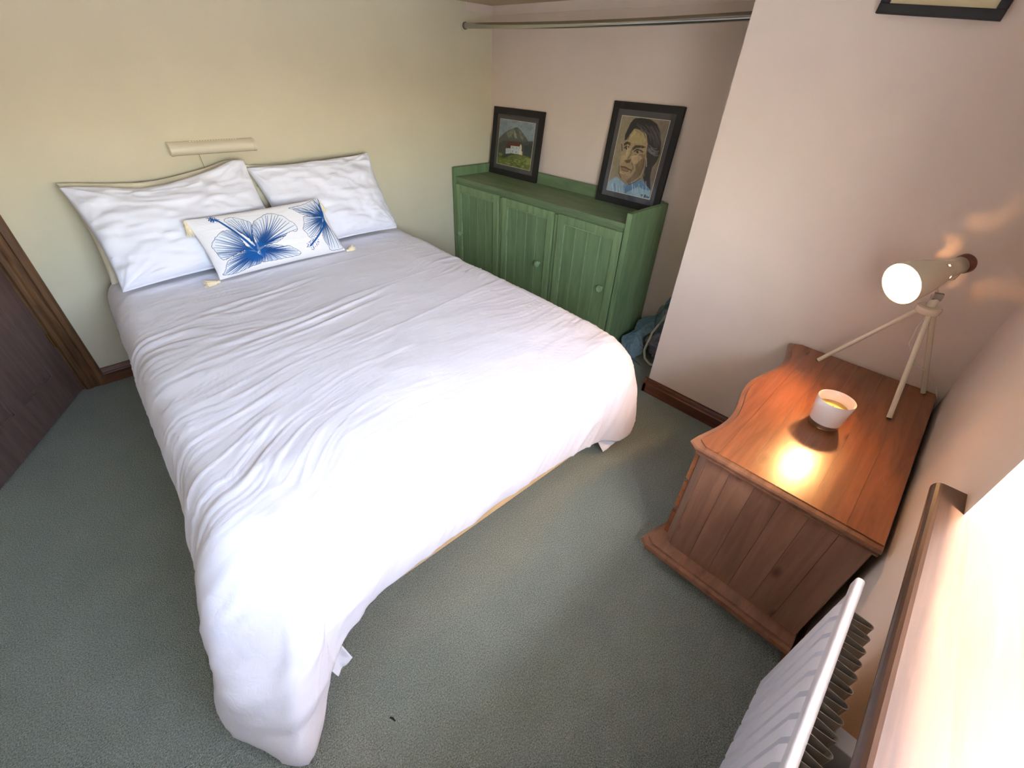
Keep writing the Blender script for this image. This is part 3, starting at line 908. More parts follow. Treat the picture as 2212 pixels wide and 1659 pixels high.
# --- printed cushion
def cushion():
    cor = [(0.208, -0.400, 0.872), (0.850, -0.405, 0.884), (0.905, -0.500, 0.610), (0.240, -0.522, 0.609)]
    base = ((0.55), -0.46, 0.60)
    o = thing('cushion', base, 'small oblong white cushion printed with blue hibiscus flowers, tassels at the corners', 'cushion')
    U, V, fr, bk, nn = pillow_grid(cor, 0.115, n=(430, 210), pinch=0.035, seed=70, wr=0.0016, power=0.5)
    u = (U + 1) / 2; v = (V + 1) / 2
    z7_ = homog([(130, 318), (1712, 75), (1955, 662), (528, 978)])
    z7 = lambda p: z7_(p) * np.array([1.0, 0.985]) + np.array([0.0, 0.025])
    Cv = Canvas(u, v, (242, 240, 241), asp=0.46)
    ink = (18, 84, 150); dk = (30, 52, 92)
    fade = lambda d0: None
    r_ = np.random.default_rng(5)
    def petal(center, out, veins=15, tint=(196, 214, 232), dark=1.0):
        c = z7([center])[0]; P = z7(out)
        for _ in range(2):                        # round the outline off, ends kept
            A, B = P[:-1], P[1:]
            P = np.vstack([P[:1], np.stack([A * .75 + B * .25, A * .25 + B * .75], 1).reshape(-1, 2), P[-1:]])
        Q = []
        for i in range(len(P) - 1):
            for k in range(2): Q.append(P[i] + (P[i + 1] - P[i]) * k / 2 + (r_.random(2) - .5) * np.array([.005, .011]))
        Q = np.array(Q + [P[-1]])
        full = np.vstack([[c], Q])
        ins = Cv.inside(full)
        Cv.blend(ins, (246, 246, 247))
        d = np.hypot(Cv.U - c[0], (Cv.V - c[1]) * Cv.asp)
        mx = np.max(np.hypot(Q[:, 0] - c[0], (Q[:, 1] - c[1]) * Cv.asp))
        Cv.blend(ins * np.clip(0.62 - .35 * d / mx, 0, 1), tint)
        ang = np.arctan2((Cv.V - c[1]) * Cv.asp, Cv.U - c[0])
        Cv.blend(ins * np.clip(1.20 - d / mx * (2.6 + 1.5 * vnoise(ang * 9 + 20, d * 4, 77)) / dark, 0, 1) * .92, ink)
        m_ = len(Q)
        veins = int(veins * 1.55)
        for k in range(veins):
            e = Q[min(int((k + .5) / veins * m_), m_ - 1)]
            mid = c + (e - c) * .5 + np.array([-(e - c)[1], (e - c)[0]]) * (.30 * (k / veins - .5)) + (r_.random(2) - .5) * .012
            tt = np.linspace(0, 1, 8)[:, None]
            cur = (1 - tt) ** 2 * c + 2 * tt * (1 - tt) * mid + tt ** 2 * (c + (e - c) * (.90 + .1 * r_.random()))
            dd, tq = Cv.dist(cur)
            wv = 0.0042 * (1 - tq) + 0.0013
            Cv.blend(np.clip((wv - dd) / .0016 + .5, 0, 1) * ins * .9, ink if k % 3 else dk)
        Cv.line(np.vstack([[c], Q, [c]]), 0.0016, dk, .9)
    petal((930, 690), [(850, 560), (720, 470), (630, 400), (575, 330), (640, 305), (720, 310), (800, 340), (880, 370), (895, 430), (890, 520), (930, 650)], 14, (176, 196, 216))
    petal((900, 690), [(810, 640), (740, 540), (660, 470), (580, 460), (500, 510), (450, 570), (410, 640), (470, 700), (510, 760), (560, 800), (680, 740), (800, 690)], 16, dark=1.7)
    petal((960, 660), [(900, 520), (890, 420), (930, 350), (1010, 310), (1060, 270), (1140, 265), (1200, 290), (1265, 300), (1300, 350), (1390, 400), (1405, 490), (1310, 480), (1250, 540), (1160, 610), (1050, 630)], 17, (206, 214, 224))
    petal((970, 690), [(1050, 640), (1160, 630), (1240, 655), (1290, 640), (1360, 680), (1410, 700), (1440, 740), (1330, 765), (1200, 790), (1080, 810), (1000, 820)], 15)
    petal((930, 715), [(820, 690), (700, 740), (620, 790), (585, 840), (590, 900), (545, 950), (640, 945), (760, 915), (880, 860), (990, 835), (1000, 770)], 19, dark=1.3)
    Cv.poly(z7([(800, 690), (860, 640), (930, 600), (990, 610), (1040, 670), (1020, 760), (950, 820), (870, 810), (820, 760)]), ink, .85, 9)
    Cv.line(z7([(955, 700), (940, 720), (960, 735)]), 0.0022, (220, 228, 236), .8)
    Cv.line(z7([(880, 600), (905, 640)]), 0.004, (220, 228, 236), .8)
    Cv.line(z7([(925, 690), (830, 600), (700, 485), (590, 400), (500, 335)]), 0.011, ink, 1, 0.007)
    for k in range(46):
        a = r_.random(); p = np.array([500 - 85 * a, 338 - 28 * a]) + (r_.random(2) - .5) * 6
        th = r_.random() * 6.28; q = p + np.array([math.cos(th), math.sin(th)]) * (22 + 20 * r_.random())
        Cv.line(z7([p, q]), 0.0016, ink, 1)
    petal((1745, 300), [(1600, 230), (1420, 215), (1310, 205), (1420, 180), (1560, 145), (1640, 95), (1700, 160), (1740, 230)], 10, (176, 190, 206))
    petal((1745, 305), [(1600, 308), (1480, 285), (1420, 245), (1370, 215), (1500, 215), (1640, 245)], 9, (186, 200, 214))
    petal((1748, 295), [(1650, 110), (1640, 85), (1700, 68), (1722, 110), (1742, 200)], 6, (160, 176, 194))
    petal((1748, 320), [(1600, 308), (1490, 300), (1490, 360), (1480, 420), (1460, 460), (1510, 510), (1530, 565), (1600, 530), (1650, 520), (1690, 440)], 13)
    petal((1752, 330), [(1700, 440), (1690, 540), (1720, 600), (1760, 650), (1770, 690), (1860, 682), (1950, 655), (1890, 560), (1820, 440)], 12)
    Cv.poly(z7([(1700, 240), (1755, 230), (1765, 360), (1740, 420), (1710, 330)]), ink, .9, 4)
    Cv.line(z7([(1735, 330), (1725, 370)]), 0.003, (210, 218, 226), .8)
    Cv.line(z7([(1735, 370), (1715, 430), (1670, 490), (1600, 575), (1540, 640)]), 0.0075, ink, 1, 0.006)
    for k in range(50):
        a = r_.random(); p = np.array([1600 - 70 * a, 585 + 75 * a])
        th = r_.random() * 6.28; q = p + np.array([math.cos(th), math.sin(th)]) * (30 + 22 * r_.random())
        Cv.line(z7([q, q + (2, 2)]), 0.0030, ink, 1)
    Vv, F = two_sided(fr, bk)
    colr = np.concatenate([Cv.C.reshape(-1, 3), np.ones((u.size, 3)) * lin((236, 228, 214))])
    obj('cushion_cover', Vv, F, mat_vcol('hibiscus_print', 0.9, bump=0.15), o, True, col=colr)
    # tassels
    def tassel(p, d, ln=0.055):
        p = Vector(p); d = Vector(d).normalized()
        mb = MB()
        mb.lathe([(0.0005, -0.004), (0.006, 0.0), (0.008, 0.006), (0.006, 0.012), (0.0095, 0.018), (0.0135, ln * .6), (0.0150, ln * .9), (0.0005, ln * .9)], p[:], d[:], 14)
        mb.build('tassel', TASSEL, o, True)
        q = MB()
        for k in range(40):
            a = 2.4 * k; rr = 0.004 + 0.011 * math.sqrt(k / 40)
            sd = d.orthogonal().normalized(); td = d.cross(sd)
            off = (sd * math.cos(a) + td * math.sin(a)) * rr
            q.tube([(p + d * 0.016 + off * .5)[:], (p + d * ln * .8 + off)[:], (p + d * (ln * (1.0 + .12 * math.sin(k * 1.7))) + off * (1.25 + .3 * math.sin(k * 2.9)))[:]], 0.0014, 5)
        q.build('tassel_thread', TASSEL, o, True)
    tassel((0.207, -0.405, 0.868), (0.12, -0.12, -1), 0.062)
    tassel((0.236, -0.528, 0.604), (-1, -0.02, 0.03), 0.062)
    tassel((0.852, -0.402, 0.868), (0.2, -0.05, -1), 0.058)
    tassel((0.912, -0.502, 0.606), (1, 0.1, 0.12), 0.045)
cushion()

# ------------------------------------------------------------------ reading light on the wall above the pillows
def wall_light():
    x0, x1, zt, zb = 0.315, 0.713, 1.140, 1.082
    o = thing('wall_light', ((x0 + x1) / 2, 0, zb), 'cream plastic strip reading light on the wall above the pillows', 'wall light')
    prof = [(0, zt), (-0.030, zt), (-0.052, zt - 0.006), (-0.064, zt - 0.020), (-0.066, zt - 0.036), (-0.058, zb + 0.008), (-0.044, zb), (0, zb)]
    R = [[(x, y, z) for y, z in prof] for x in np.linspace(x0 + 0.012, x1 - 0.012, 12)]
    MB().rings(R).build('diffuser', FITTING, o, True, 50)
    for a, b_ in ((x0, x0 + 0.012), (x1 - 0.012, x1)):
        R = [[(x, y * 1.03, zb - 0.001 + (z - zb) * 1.03) for y, z in prof] for x in (a, b_)]
        MB().rings(R).build('end_cap', FITTING, o, True, 50)
    for k in range(18):
        x = x0 + 0.10 + k * 0.0125
        MB().box((x, -0.030, zt - 0.001), (x + 0.006, -0.016, zt + 0.001), 0.0005, 1).build('vent_rib', LAMP_IN, o)
    MB().tube([(0.436, -0.03, zb + 0.002), (0.440, -0.026, 1.03), (0.445, -0.022, 0.985)], 0.0013, 6).build('pull_cord', mat_plain('tan_cord', L(150, 132, 92), 0.8), o)
wall_light()

# ------------------------------------------------------------------ clothes rail
def rail():
    o = thing('clothes_rail', (2.239, -1.0, 1.70), 'chrome clothes rail hung across the top of the alcove', 'clothes rail')
    pts = [(2.239, y, 1.722 - 0.012 * math.sin(math.pi * (-y / 2.075))) for y in np.linspace(-0.008, YP + 0.008, 24)]
    MB().tube(pts, 0.0165, 18).build('tube', CHROME, o, True)
    for y, d in ((-0.0005, -1), (YP + 0.0005, 1)):
        MB().lathe([(0.021, 0), (0.021, 0.014), (0.0175, 0.016)], (2.239, y, 1.722), (0, d, 0), 24).build('end_socket', GREY_PLASTIC, o, True)
    MB().lathe([(0.031, 0), (0.031, 0.003), (0.022, 0.004)], (2.239, -0.0002, 1.722), (0, -1, 0), 24).build('wall_plate', WALL_CREAM, o, True)
rail()

# ------------------------------------------------------------------ green cabinet in the alcove
def cabinet():
    xf, xb = 2.072, 2.472
    ya, yb = -0.022, -1.642
    H_, zt = 0.877, 0.815
    o = thing('cabinet', ((xf + xb) / 2, (ya + yb) / 2, 0), 'low green painted wooden cabinet with three plank doors in the alcove', 'cabinet')
    MB().box((xf, ya - 0.03, 0), (xb, ya, H_), 0.003).build('side_panel', GREEN, o)
    mb = MB()
    mb.box((xf, yb, 0), (xb, yb + 0.034, H_), 0.003)
    mb.build('side_panel', GREEN, o)
    MB().box((xf + 0.006, yb + 0.034, zt - 0.028), (xb - 0.022, ya - 0.03, zt), 0.003).build('top_board', GREEN_Y, o)
    MB().box((xb - 0.022, yb + 0.034, 0.02), (xb, ya - 0.03, 0.886), 0.002).build('back_board', GREEN_Y, o)
    MB().box((xf + 0.012, yb + 0.034, 0.0), (xf + 0.034, ya - 0.03, 0.07), 0.002).build('plinth', GREEN_Y, o)
    MB().box((xf + 0.018, yb + 0.034, zt - 0.060), (xf + 0.036, ya - 0.03, zt - 0.028), 0.002).build('front_rail', GREEN_Y, o)
    y_in0, y_in1 = ya - 0.03, yb + 0.034
    # two uprights between the doors
    n = 3
    up = 0.030
    span = (y_in0 - y_in1 - 2 * up - 0.004) / n
    knobs = (-0.115, -0.979, -1.523)
    for k in range(n):
        y1 = y_in0 - 0.002 - k * (span + up)
        y0 = y1 - span
        if k < n - 1:
            MB().box((xf + 0.012, y0 - up, 0.07), (xf + 0.036, y0, zt - 0.060), 0.002).build('upright', GREEN_F, o)
        z0, z1 = 0.078, zt - 0.048
        fwd = 0.052
        g = 0.0055
        xo = xf - 0.002
        fr = MB()
        fr.box((xo, y0 + g, z0), (xo + 0.022, y0 + g + fwd, z1), 0.004)
        fr.box((xo, y1 - g - fwd, z0), (xo + 0.022, y1 - g, z1), 0.004)
        fr.box((xo, y0 + g + fwd, z1 - fwd), (xo + 0.022, y1 - g - fwd, z1), 0.004)
        fr.box((xo, y0 + g + fwd, z0), (xo + 0.022, y1 - g - fwd, z0 + fwd), 0.004)
        d = fr.build('door', GREEN_F, o)
        a0, a1 = y0 + g + fwd, y1 - g - fwd
        bn = 4
        wdt = (a1 - a0) / bn
        for i in range(bn):
            MB().box((xo + 0.012, a0 + i * wdt + 0.0011, z0 + fwd), (xo + 0.020, a0 + (i + 1) * wdt - 0.0011, z1 - fwd), 0.0022, 1).build('door_board', GREEN, d)
        bd = MB()
        for (p0, p1) in (((a0, z0 + fwd), (a0 + .006, z1 - fwd)), ((a1 - .006, z0 + fwd), (a1, z1 - fwd)), ((a0, z1 - fwd - .006), (a1, z1 - fwd)), ((a0, z0 + fwd), (a1, z0 + fwd + .006))):
            bd.box((xo + 0.005, p0[0], p0[1]), (xo + 0.013, p1[0], p1[1]), 0.003, 2)
        bd.build('panel_bead', GREEN_E, d)
        # paler green in the grooves between the boards
        fl = MB()
        for i in range(bn - 1):
            yy = a0 + (i + 1) * wdt
            fl.box((xo + 0.0135, yy - 0.0022, z0 + fwd), (xo + 0.017, yy + 0.0022, z1 - fwd))
        fl.build('groove_paint', GREEN_E, d)
        kp = MB().lathe([(0.011, 0.009), (0.011, -0.008), (0.020, -0.012), (0.0225, -0.020), (0.0195, -0.026), (0.013, -0.0235), (0.0120, -0.0275), (0.0001, -0.028)], (xo, knobs[k], 0.400), (1, 0, 0), 24)
        kp.build('knob', GREEN_E, d, True)
cabinet()

# ------------------------------------------------------------------ pictures
def picture_plane(u0, v0, asp):
    return None

def framed(name, O, ex, ez, nv, w, h, fw, mw, label, art=None, art_name='painting', depth=0.022, mount=MAT_GREY, ncol=(150, 190)):
    """O bottom-left corner of the front, ex along the width, ez up, nv out of the picture"""
    O = np.array(O, float); ex = np.array(ex, float); ez = np.array(ez, float); nv = np.array(nv, float)
    o = thing(name, tuple(O + ex * w / 2), label, 'picture', 'black framed pictures')
    def bx(mb, a0, a1, b0, b1, d0, d1, bev=0.0015):
        q = MB().box((a0, b0, d0), (a1, b1, d1), bev)
        V = [O + ex * p[0] + ez * p[1] + nv * p[2] for p in q.V]
        mb.add(V, q.F)
    for (a0, a1, b0, b1) in ((0, w, 0, fw), (0, w, h - fw, h), (0, fw, fw, h - fw), (w - fw, w, fw, h - fw)):
        mb = MB(); bx(mb, a0, a1, b0, b1, -depth, 0); mb.build('frame_rail', BLACK, o)
    mb = MB(); bx(mb, fw, w - fw, fw, h - fw, -depth * .9, -0.008, 0); mb.build('mount', mount, o)
    if art is not None:
        aw, ah = w - 2 * fw - 2 * mw, h - 2 * fw - 2 * mw
        uu = np.linspace(0, 1, ncol[0]); vv = np.linspace(0, 1, ncol[1])
        U, V = np.meshgrid(uu, vv, indexing='ij')
        Cv = Canvas(U, V, (128, 128, 128), asp=ah / aw)
        art(Cv)
        P = O + (fw + mw + U * aw)[..., None] * ex + (fw + mw + V * ah)[..., None] * ez - 0.0072 * nv
        obj(art_name, P.reshape(-1, 3), grid_faces(*ncol), mat_vcol(art_name + '_paint', 0.7), o, False, col=Cv.C.reshape(-1, 3))
        e = MB()
        for (a0, a1, b0, b1) in ((-.0025, aw + .0025, -.0025, 0), (-.0025, aw + .0025, ah, ah + .0025), (-.0025, 0, 0, ah), (aw, aw + .0025, 0, ah)):
            bx(e, fw + mw + a0, fw + mw + a1, fw + mw + b0, fw + mw + b1, -0.0078, -0.0068, 0)
        e.build('mount_bevel', FITTING, o)
    g = MB(); bx(g, fw, w - fw, fw, h - fw, -0.0045, -0.0035, 0); g.build('glass', PICTURE_GLASS, o)
    return o

def art_house(Cv):
    z = homog([(485, 360), (1130, 440), (990, 1255), (385, 1120)])
    U, V = Cv.U, Cv.V
    n = vnoise(U * 7, V * 10, 4) * .5 + vnoise(U * 16, V * 20, 6) * .3
    Cv.C[:] = lin((150, 164, 172))
    Cv.blend(np.clip(.5 + n, 0, 1) * .6, (116, 128, 138))
    Cv.poly(z([(400, 760), (450, 690), (520, 620), (600, 570), (700, 530), (740, 508), (795, 505), (850, 560), (920, 650), (985, 745), (1075, 755), (1110, 760), (1040, 1060), (380, 1060)]), (92, 94, 86), 1, 2)
    Cv.poly(z([(580, 600), (640, 570), (720, 520), (700, 620), (620, 700), (590, 640)]), (132, 130, 112), .8, 3)
    Cv.poly(z([(725, 540), (760, 620), (775, 700), (735, 690), (715, 600)]), (168, 164, 142), .8, 2)
    Cv.poly(z([(790, 520), (850, 580), (900, 680), (870, 740), (820, 640)]), (126, 124, 108), .8, 2)
    Cv.poly(z([(400, 800), (520, 740), (640, 740), (900, 760), (1100, 740), (1040, 1080), (380, 1080)]), (62, 68, 64), .75, 5)
    Cv.blend(np.clip(vnoise(U * 18, V * 22, 8), 0, 1) * .35 * (V < .62) * (V > .25), (88, 90, 80))
    Cv.poly(z([(900, 830), (1000, 800), (1060, 790), (1020, 1010), (900, 1000)]), (44, 56, 60), .8, 4)
    Cv.poly(z([(360, 1010), (520, 985), (700, 960), (840, 985), (950, 1010), (1040, 1060), (1000, 1290), (360, 1150)]), (104, 118, 52), 1, 2)
    Cv.blend(np.clip(vnoise(U * 9 + 3, V * 14, 9) * 1.4, 0, 1) * .7 * (V < .26), (150, 158, 78))
    Cv.blend(np.clip(vnoise(U * 13 + 3, V * 20, 10) * 1.4, 0, 1) * .6 * (V < .24), (70, 84, 40))
    Cv.poly(z([(440, 1020), (540, 965), (700, 955), (800, 970), (640, 990), (540, 1030)]), (52, 58, 46), .9, 2)
    Cv.poly(z([(560, 868), (652, 868), (645, 955), (553, 962)]), (186, 194, 192), 1, 1)
    Cv.poly(z([(652, 822), (815, 838), (800, 975), (648, 952)]), (196, 204, 202), 1, 1)
    Cv.poly(z([(815, 838), (838, 795), (856, 830), (845, 985), (800, 975)]), (228, 222, 196), 1, 1)
    Cv.poly(z([(845, 920), (866, 925), (860, 990), (840, 985)]), (222, 212, 180), 1, 1)
    Cv.poly(z([(612, 755), (845, 770), (820, 838), (655, 820), (580, 800)]), (104, 52, 40), 1, 1)
    Cv.poly(z([(590, 810), (655, 822), (640, 866), (565, 858)]), (76, 48, 42), 1, 1)
    Cv.C *= (1 + .18 * (vnoise(U * 34, V * 40 + U * 20, 63) * .6 + vnoise(U * 80, V * 70, 64) * .4))[..., None]
    rr = np.random.default_rng(8)
    for k in range(70):
        p = np.array([470 + 480 * rr.random(), 560 + 120 * rr.random()]); q = p + np.array([18, 40]) * (.5 + rr.random())
        if 0 < Cv.inside(z([(450, 690), (600, 570), (740, 508), (795, 505), (920, 650), (985, 745), (900, 760), (520, 740)])).sum():
            if abs(p[0] - 760) < (p[1] - 500) * 1.1: Cv.line(z([p, q]), 0.005, (150, 146, 126) if k % 2 else (70, 72, 66), .45)
    for k in range(60):
        p = np.array([400 + 560 * rr.random(), 1040 + 190 * rr.random()]); q = p + np.array([26, -6 + 16 * rr.random()])
        Cv.line(z([p, q]), 0.006, (176, 178, 96) if k % 2 else (74, 88, 40), .6)
    for p in ((685, 912), (748, 925), (693, 848), (760, 858)):
        Cv.line(z([p, (p[0] - 2, p[1] + 14)]), 0.008, (70, 68, 66), 1)
    Cv.line(z([(826, 855), (824, 870)]), 0.007, (90, 80, 66), 1)

def art_portrait(Cv):
    z = homog([(527, 330), (1178, 402), (890, 1415), (307, 1280)])
    U, V = Cv.U, Cv.V
    n = vnoise(U * 14, V * 6, 4) * .5 + vnoise(U * 30, V * 12, 6) * .5
    Cv.C[:] = lin((152, 138, 112))
    Cv.blend(np.clip(U * 1.2 - .1, 0, 1) * .7, (112, 98, 88))
    Cv.blend(np.clip(n, 0, 1) * .35, (176, 158, 124))
    hair = [(640, 420), (700, 365), (800, 360), (920, 385), (1000, 440), (1040, 540), (1055, 680), (1040, 820), (990, 930), (930, 1000), (900, 1120), (905, 1300), (840, 1230), (800, 1130), (830, 1000), (850, 800), (800, 560), (690, 500), (620, 590), (590, 640), (555, 650), (560, 580), (600, 500)]
    Cv.poly(z(hair), (40, 37, 40), 1, 2)
    face = [(690, 500), (620, 585), (570, 660), (515, 700), (520, 770), (505, 840), (490, 930), (475, 990), (470, 1080), (500, 1120), (560, 1180), (600, 1225), (700, 1180), (770, 1130), (820, 1000), (850, 860), (870, 700), (860, 580), (790, 520)]
    Cv.poly(z(face), (166, 142, 104), 1, 2)
    Cv.poly(z([(690, 510), (620, 600), (600, 660), (690, 690), (800, 700), (850, 650), (840, 560), (780, 520)]), (176, 154, 106), 1, 6)
    Cv.poly(z([(740, 850), (840, 830), (820, 1000), (740, 1130), (600, 1215), (560, 1170), (640, 1120), (700, 1040), (700, 940)]), (106, 80, 58), .8, 6)
    Cv.poly(z([(640, 860), (760, 830), (800, 880), (700, 960), (650, 930)]), (192, 160, 124), .8, 5)
    Cv.poly(z([(500, 850), (560, 830), (545, 920), (490, 970)]), (186, 160, 122), .8, 4)
    Cv.poly(z([(590, 740), (640, 760), (600, 860), (560, 910), (550, 890)]), (186, 164, 120), .9, 2)
    Cv.poly(z([(550, 905), (590, 900), (640, 890), (630, 935), (580, 945)]), (96, 66, 46), .9, 2)
    Cv.poly(z([(500, 980), (560, 985), (640, 1030), (580, 1045), (500, 1010)]), (138, 98, 70), .9, 2)
    Cv.line(z([(505, 985), (560, 995), (640, 1035)]), 0.008, (72, 46, 36), 1)
    Cv.line(z([(510, 1025), (560, 1045), (600, 1050)]), 0.010, (108, 76, 54), .9)
    Cv.poly(z([(470, 1070), (520, 1060), (600, 1110), (580, 1180), (500, 1120)]), (160, 128, 92), .9, 4)
    Cv.poly(z([(545, 690), (585, 662), (635, 680), (630, 720), (590, 700), (545, 720)]), (48, 38, 36), .95, 1)
    Cv.poly(z([(660, 745), (700, 712), (790, 715), (850, 740), (800, 752), (720, 745), (660, 780)]), (46, 38, 36), .95, 1)
    for pts in ([(550, 745), (575, 725), (610, 735)], [(690, 790), (720, 765), (770, 780), (800, 800)]):
        Cv.line(z(pts), 0.013, (52, 42, 38), .95)
    Cv.poly(z([(560, 745), (600, 738), (595, 765), (565, 765)]), (150, 134, 110), 1, 1)
    Cv.poly(z([(695, 795), (780, 795), (760, 825), (700, 815)]), (150, 132, 108), 1, 1)
    Cv.line(z([(572, 748), (580, 758)]), 0.014, (40, 32, 30), 1); Cv.line(z([(722, 792), (732, 805)]), 0.016, (40, 32, 30), 1)
    Cv.line(z([(690, 830), (740, 845), (800, 830)]), 0.008, (116, 88, 62), .8)
    Cv.line(z([(650, 770), (640, 830), (600, 880)]), 0.010, (116, 88, 60), .8)
    Cv.line(z([(650, 940), (670, 1000), (640, 1060)]), 0.012, (96, 68, 50), .7)
    Cv.line(z([(515, 700), (520, 780)]), 0.012, (50, 42, 40), .8)
    rr = np.random.default_rng(3)
    for k in range(40):
        a = rr.random(); b = rr.random()
        p = np.array([700 + 300 * a, 400 + 120 * b + 60 * a]); q = p + np.array([80, 90 + 120 * a])
        Cv.line(z([p, (p + q) / 2 + (20, -10), q]), 0.004, (92, 88, 90) if k % 3 else (66, 46, 48), .7)
    for k in range(12):
        p = np.array([860 + 60 * rr.random(), 700 + 120 * rr.random()]); q = p + np.array([110, 60 - 40 * rr.random()])
        Cv.line(z([p, (p + q) / 2 + (0, 22), q]), 0.005, (116, 114, 122), .8)
    Cv.line(z([(850, 880), (850, 985)]), 0.012, (150, 138, 128), .9)
    shirt = [(340, 1170), (440, 1115), (520, 1180), (570, 1225), (680, 1200), (770, 1150), (830, 1220), (905, 1300), (890, 1415), (600, 1350), (307, 1280)]
    Cv.poly(z(shirt), (150, 176, 190), 1, 2)
    Cv.poly(z([(570, 1225), (680, 1200), (770, 1150), (830, 1220), (900, 1300), (820, 1290), (740, 1250), (620, 1300), (560, 1330)]), (84, 122, 150), .9, 3)
    for k in range(26):
        p = np.array([340 + 520 * rr.random(), 1180 + 60 * rr.random()]); q = p + np.array([-10 + 40 * rr.random(), 110])
        Cv.line(z([p, q]), 0.005, (200, 212, 216) if k % 2 else (74, 108, 136), .7)
    Cv.line(z([(555, 1225), (560, 1330)]), 0.008, (64, 92, 116), .9)
    nb = vnoise(U * 40 + V * 12, V * 26, 61) * .6 + vnoise(U * 90, V * 60 + U * 30, 62) * .4
    Cv.C *= (1 + .16 * nb)[..., None]
    fz = Cv.blur(Cv.inside(z([(600, 560), (700, 520), (840, 560), (860, 700), (640, 700)])), 4)
    for k in range(60):
        p = np.array([610 + 230 * rr.random(), 540 + 600 * rr.random()]); q = p + np.array([-8 + 16 * rr.random(), 20 + 24 * rr.random()])
        Cv.line(z([p, q]), 0.004, (196, 174, 130) if k % 2 else (128, 100, 72), .35)
    for pts in ([(600, 700), (590, 780), (572, 860)], [(700, 545), (650, 600)], [(490, 1060), (540, 1080)], [(655, 860), (700, 850), (740, 842)]):
        Cv.line(z(pts), 0.008, (214, 192, 148), .6)
    for pts in ([(620, 590), (600, 640)], [(860, 590), (875, 700), (850, 830)], [(820, 900), (800, 1000), (760, 1100)], [(480, 980), (472, 1070), (500, 1125)], [(600, 1222), (690, 1190), (765, 1140)]):
        Cv.line(z(pts), 0.010, (78, 58, 44), .7)
    # signature
    sg = (34, 34, 40)
    for pts in ([(768, 1352), (800, 1360)], [(786, 1354), (778, 1380)], [(808, 1382), (810, 1384)],
                [(826, 1356), (818, 1390)], [(826, 1356), (842, 1362), (824, 1372), (840, 1382), (818, 1390)],
                [(848, 1376), (846, 1394)], [(848, 1380), (856, 1376)], [(860, 1378), (858, 1394), (868, 1394), (870, 1380)],
                [(884, 1382), (876, 1388), (882, 1400)]):
        Cv.line(z(pts), 0.0055, sg, 1)

# the house painting, leaning in the corner
def lean(name, y0, y1, h, label, art, fw, mw, xbot, xtop, zb, tilt_y=0.0, ncol=(150, 170)):
    # width runs towards -y, picture faces -x
    w = y0 - y1
    ez = np.array([xtop - xbot, 0, math.sqrt(h * h - (xtop - xbot) ** 2)]) / h
    ex = np.array([0, -1.0, 0])
    nv = np.cross(ex, ez); nv = nv if nv[0] < 0 else -nv
    framed(name, (xbot, y0, zb), ex, ez, nv, w, h, fw, mw, label, art, 'painting', ncol=ncol)
lean('framed_picture', 0.0 - 0.058, -0.575, 0.455, 'small black framed painting of a white house under a mountain, on the green cabinet', art_house, 0.042, 0.034, 2.418, 2.468, 0.8155)
lean('framed_picture', -1.140, -1.604, 0.558, 'large black framed portrait of a dark haired person in a blue shirt', art_portrait, 0.038, 0.034, 2.412, 2.468, 0.8155, ncol=(170, 220))

# picture high on the right wall, hung a little askew
ta = math.atan2(1.655 - 1.680, 2.758 - 2.460)
ex3 = np.array([0, -math.cos(ta), math.sin(ta)]); ez3 = np.array([0, math.sin(ta), math.cos(ta)])
ez3 = np.array([0, -math.sin(-ta), math.cos(ta)])
framed('framed_picture', (XP - 0.0225, -2.460, 1.680), ex3, np.array([0, math.sin(ta), math.cos(ta)]), np.array([-1.0, 0, 0]), 0.300, 0.400, 0.024, 0.03,
       'black framed picture with cream mount hung high on the wall above the bedside lamp', None, mount=CREAM_MOUNT)

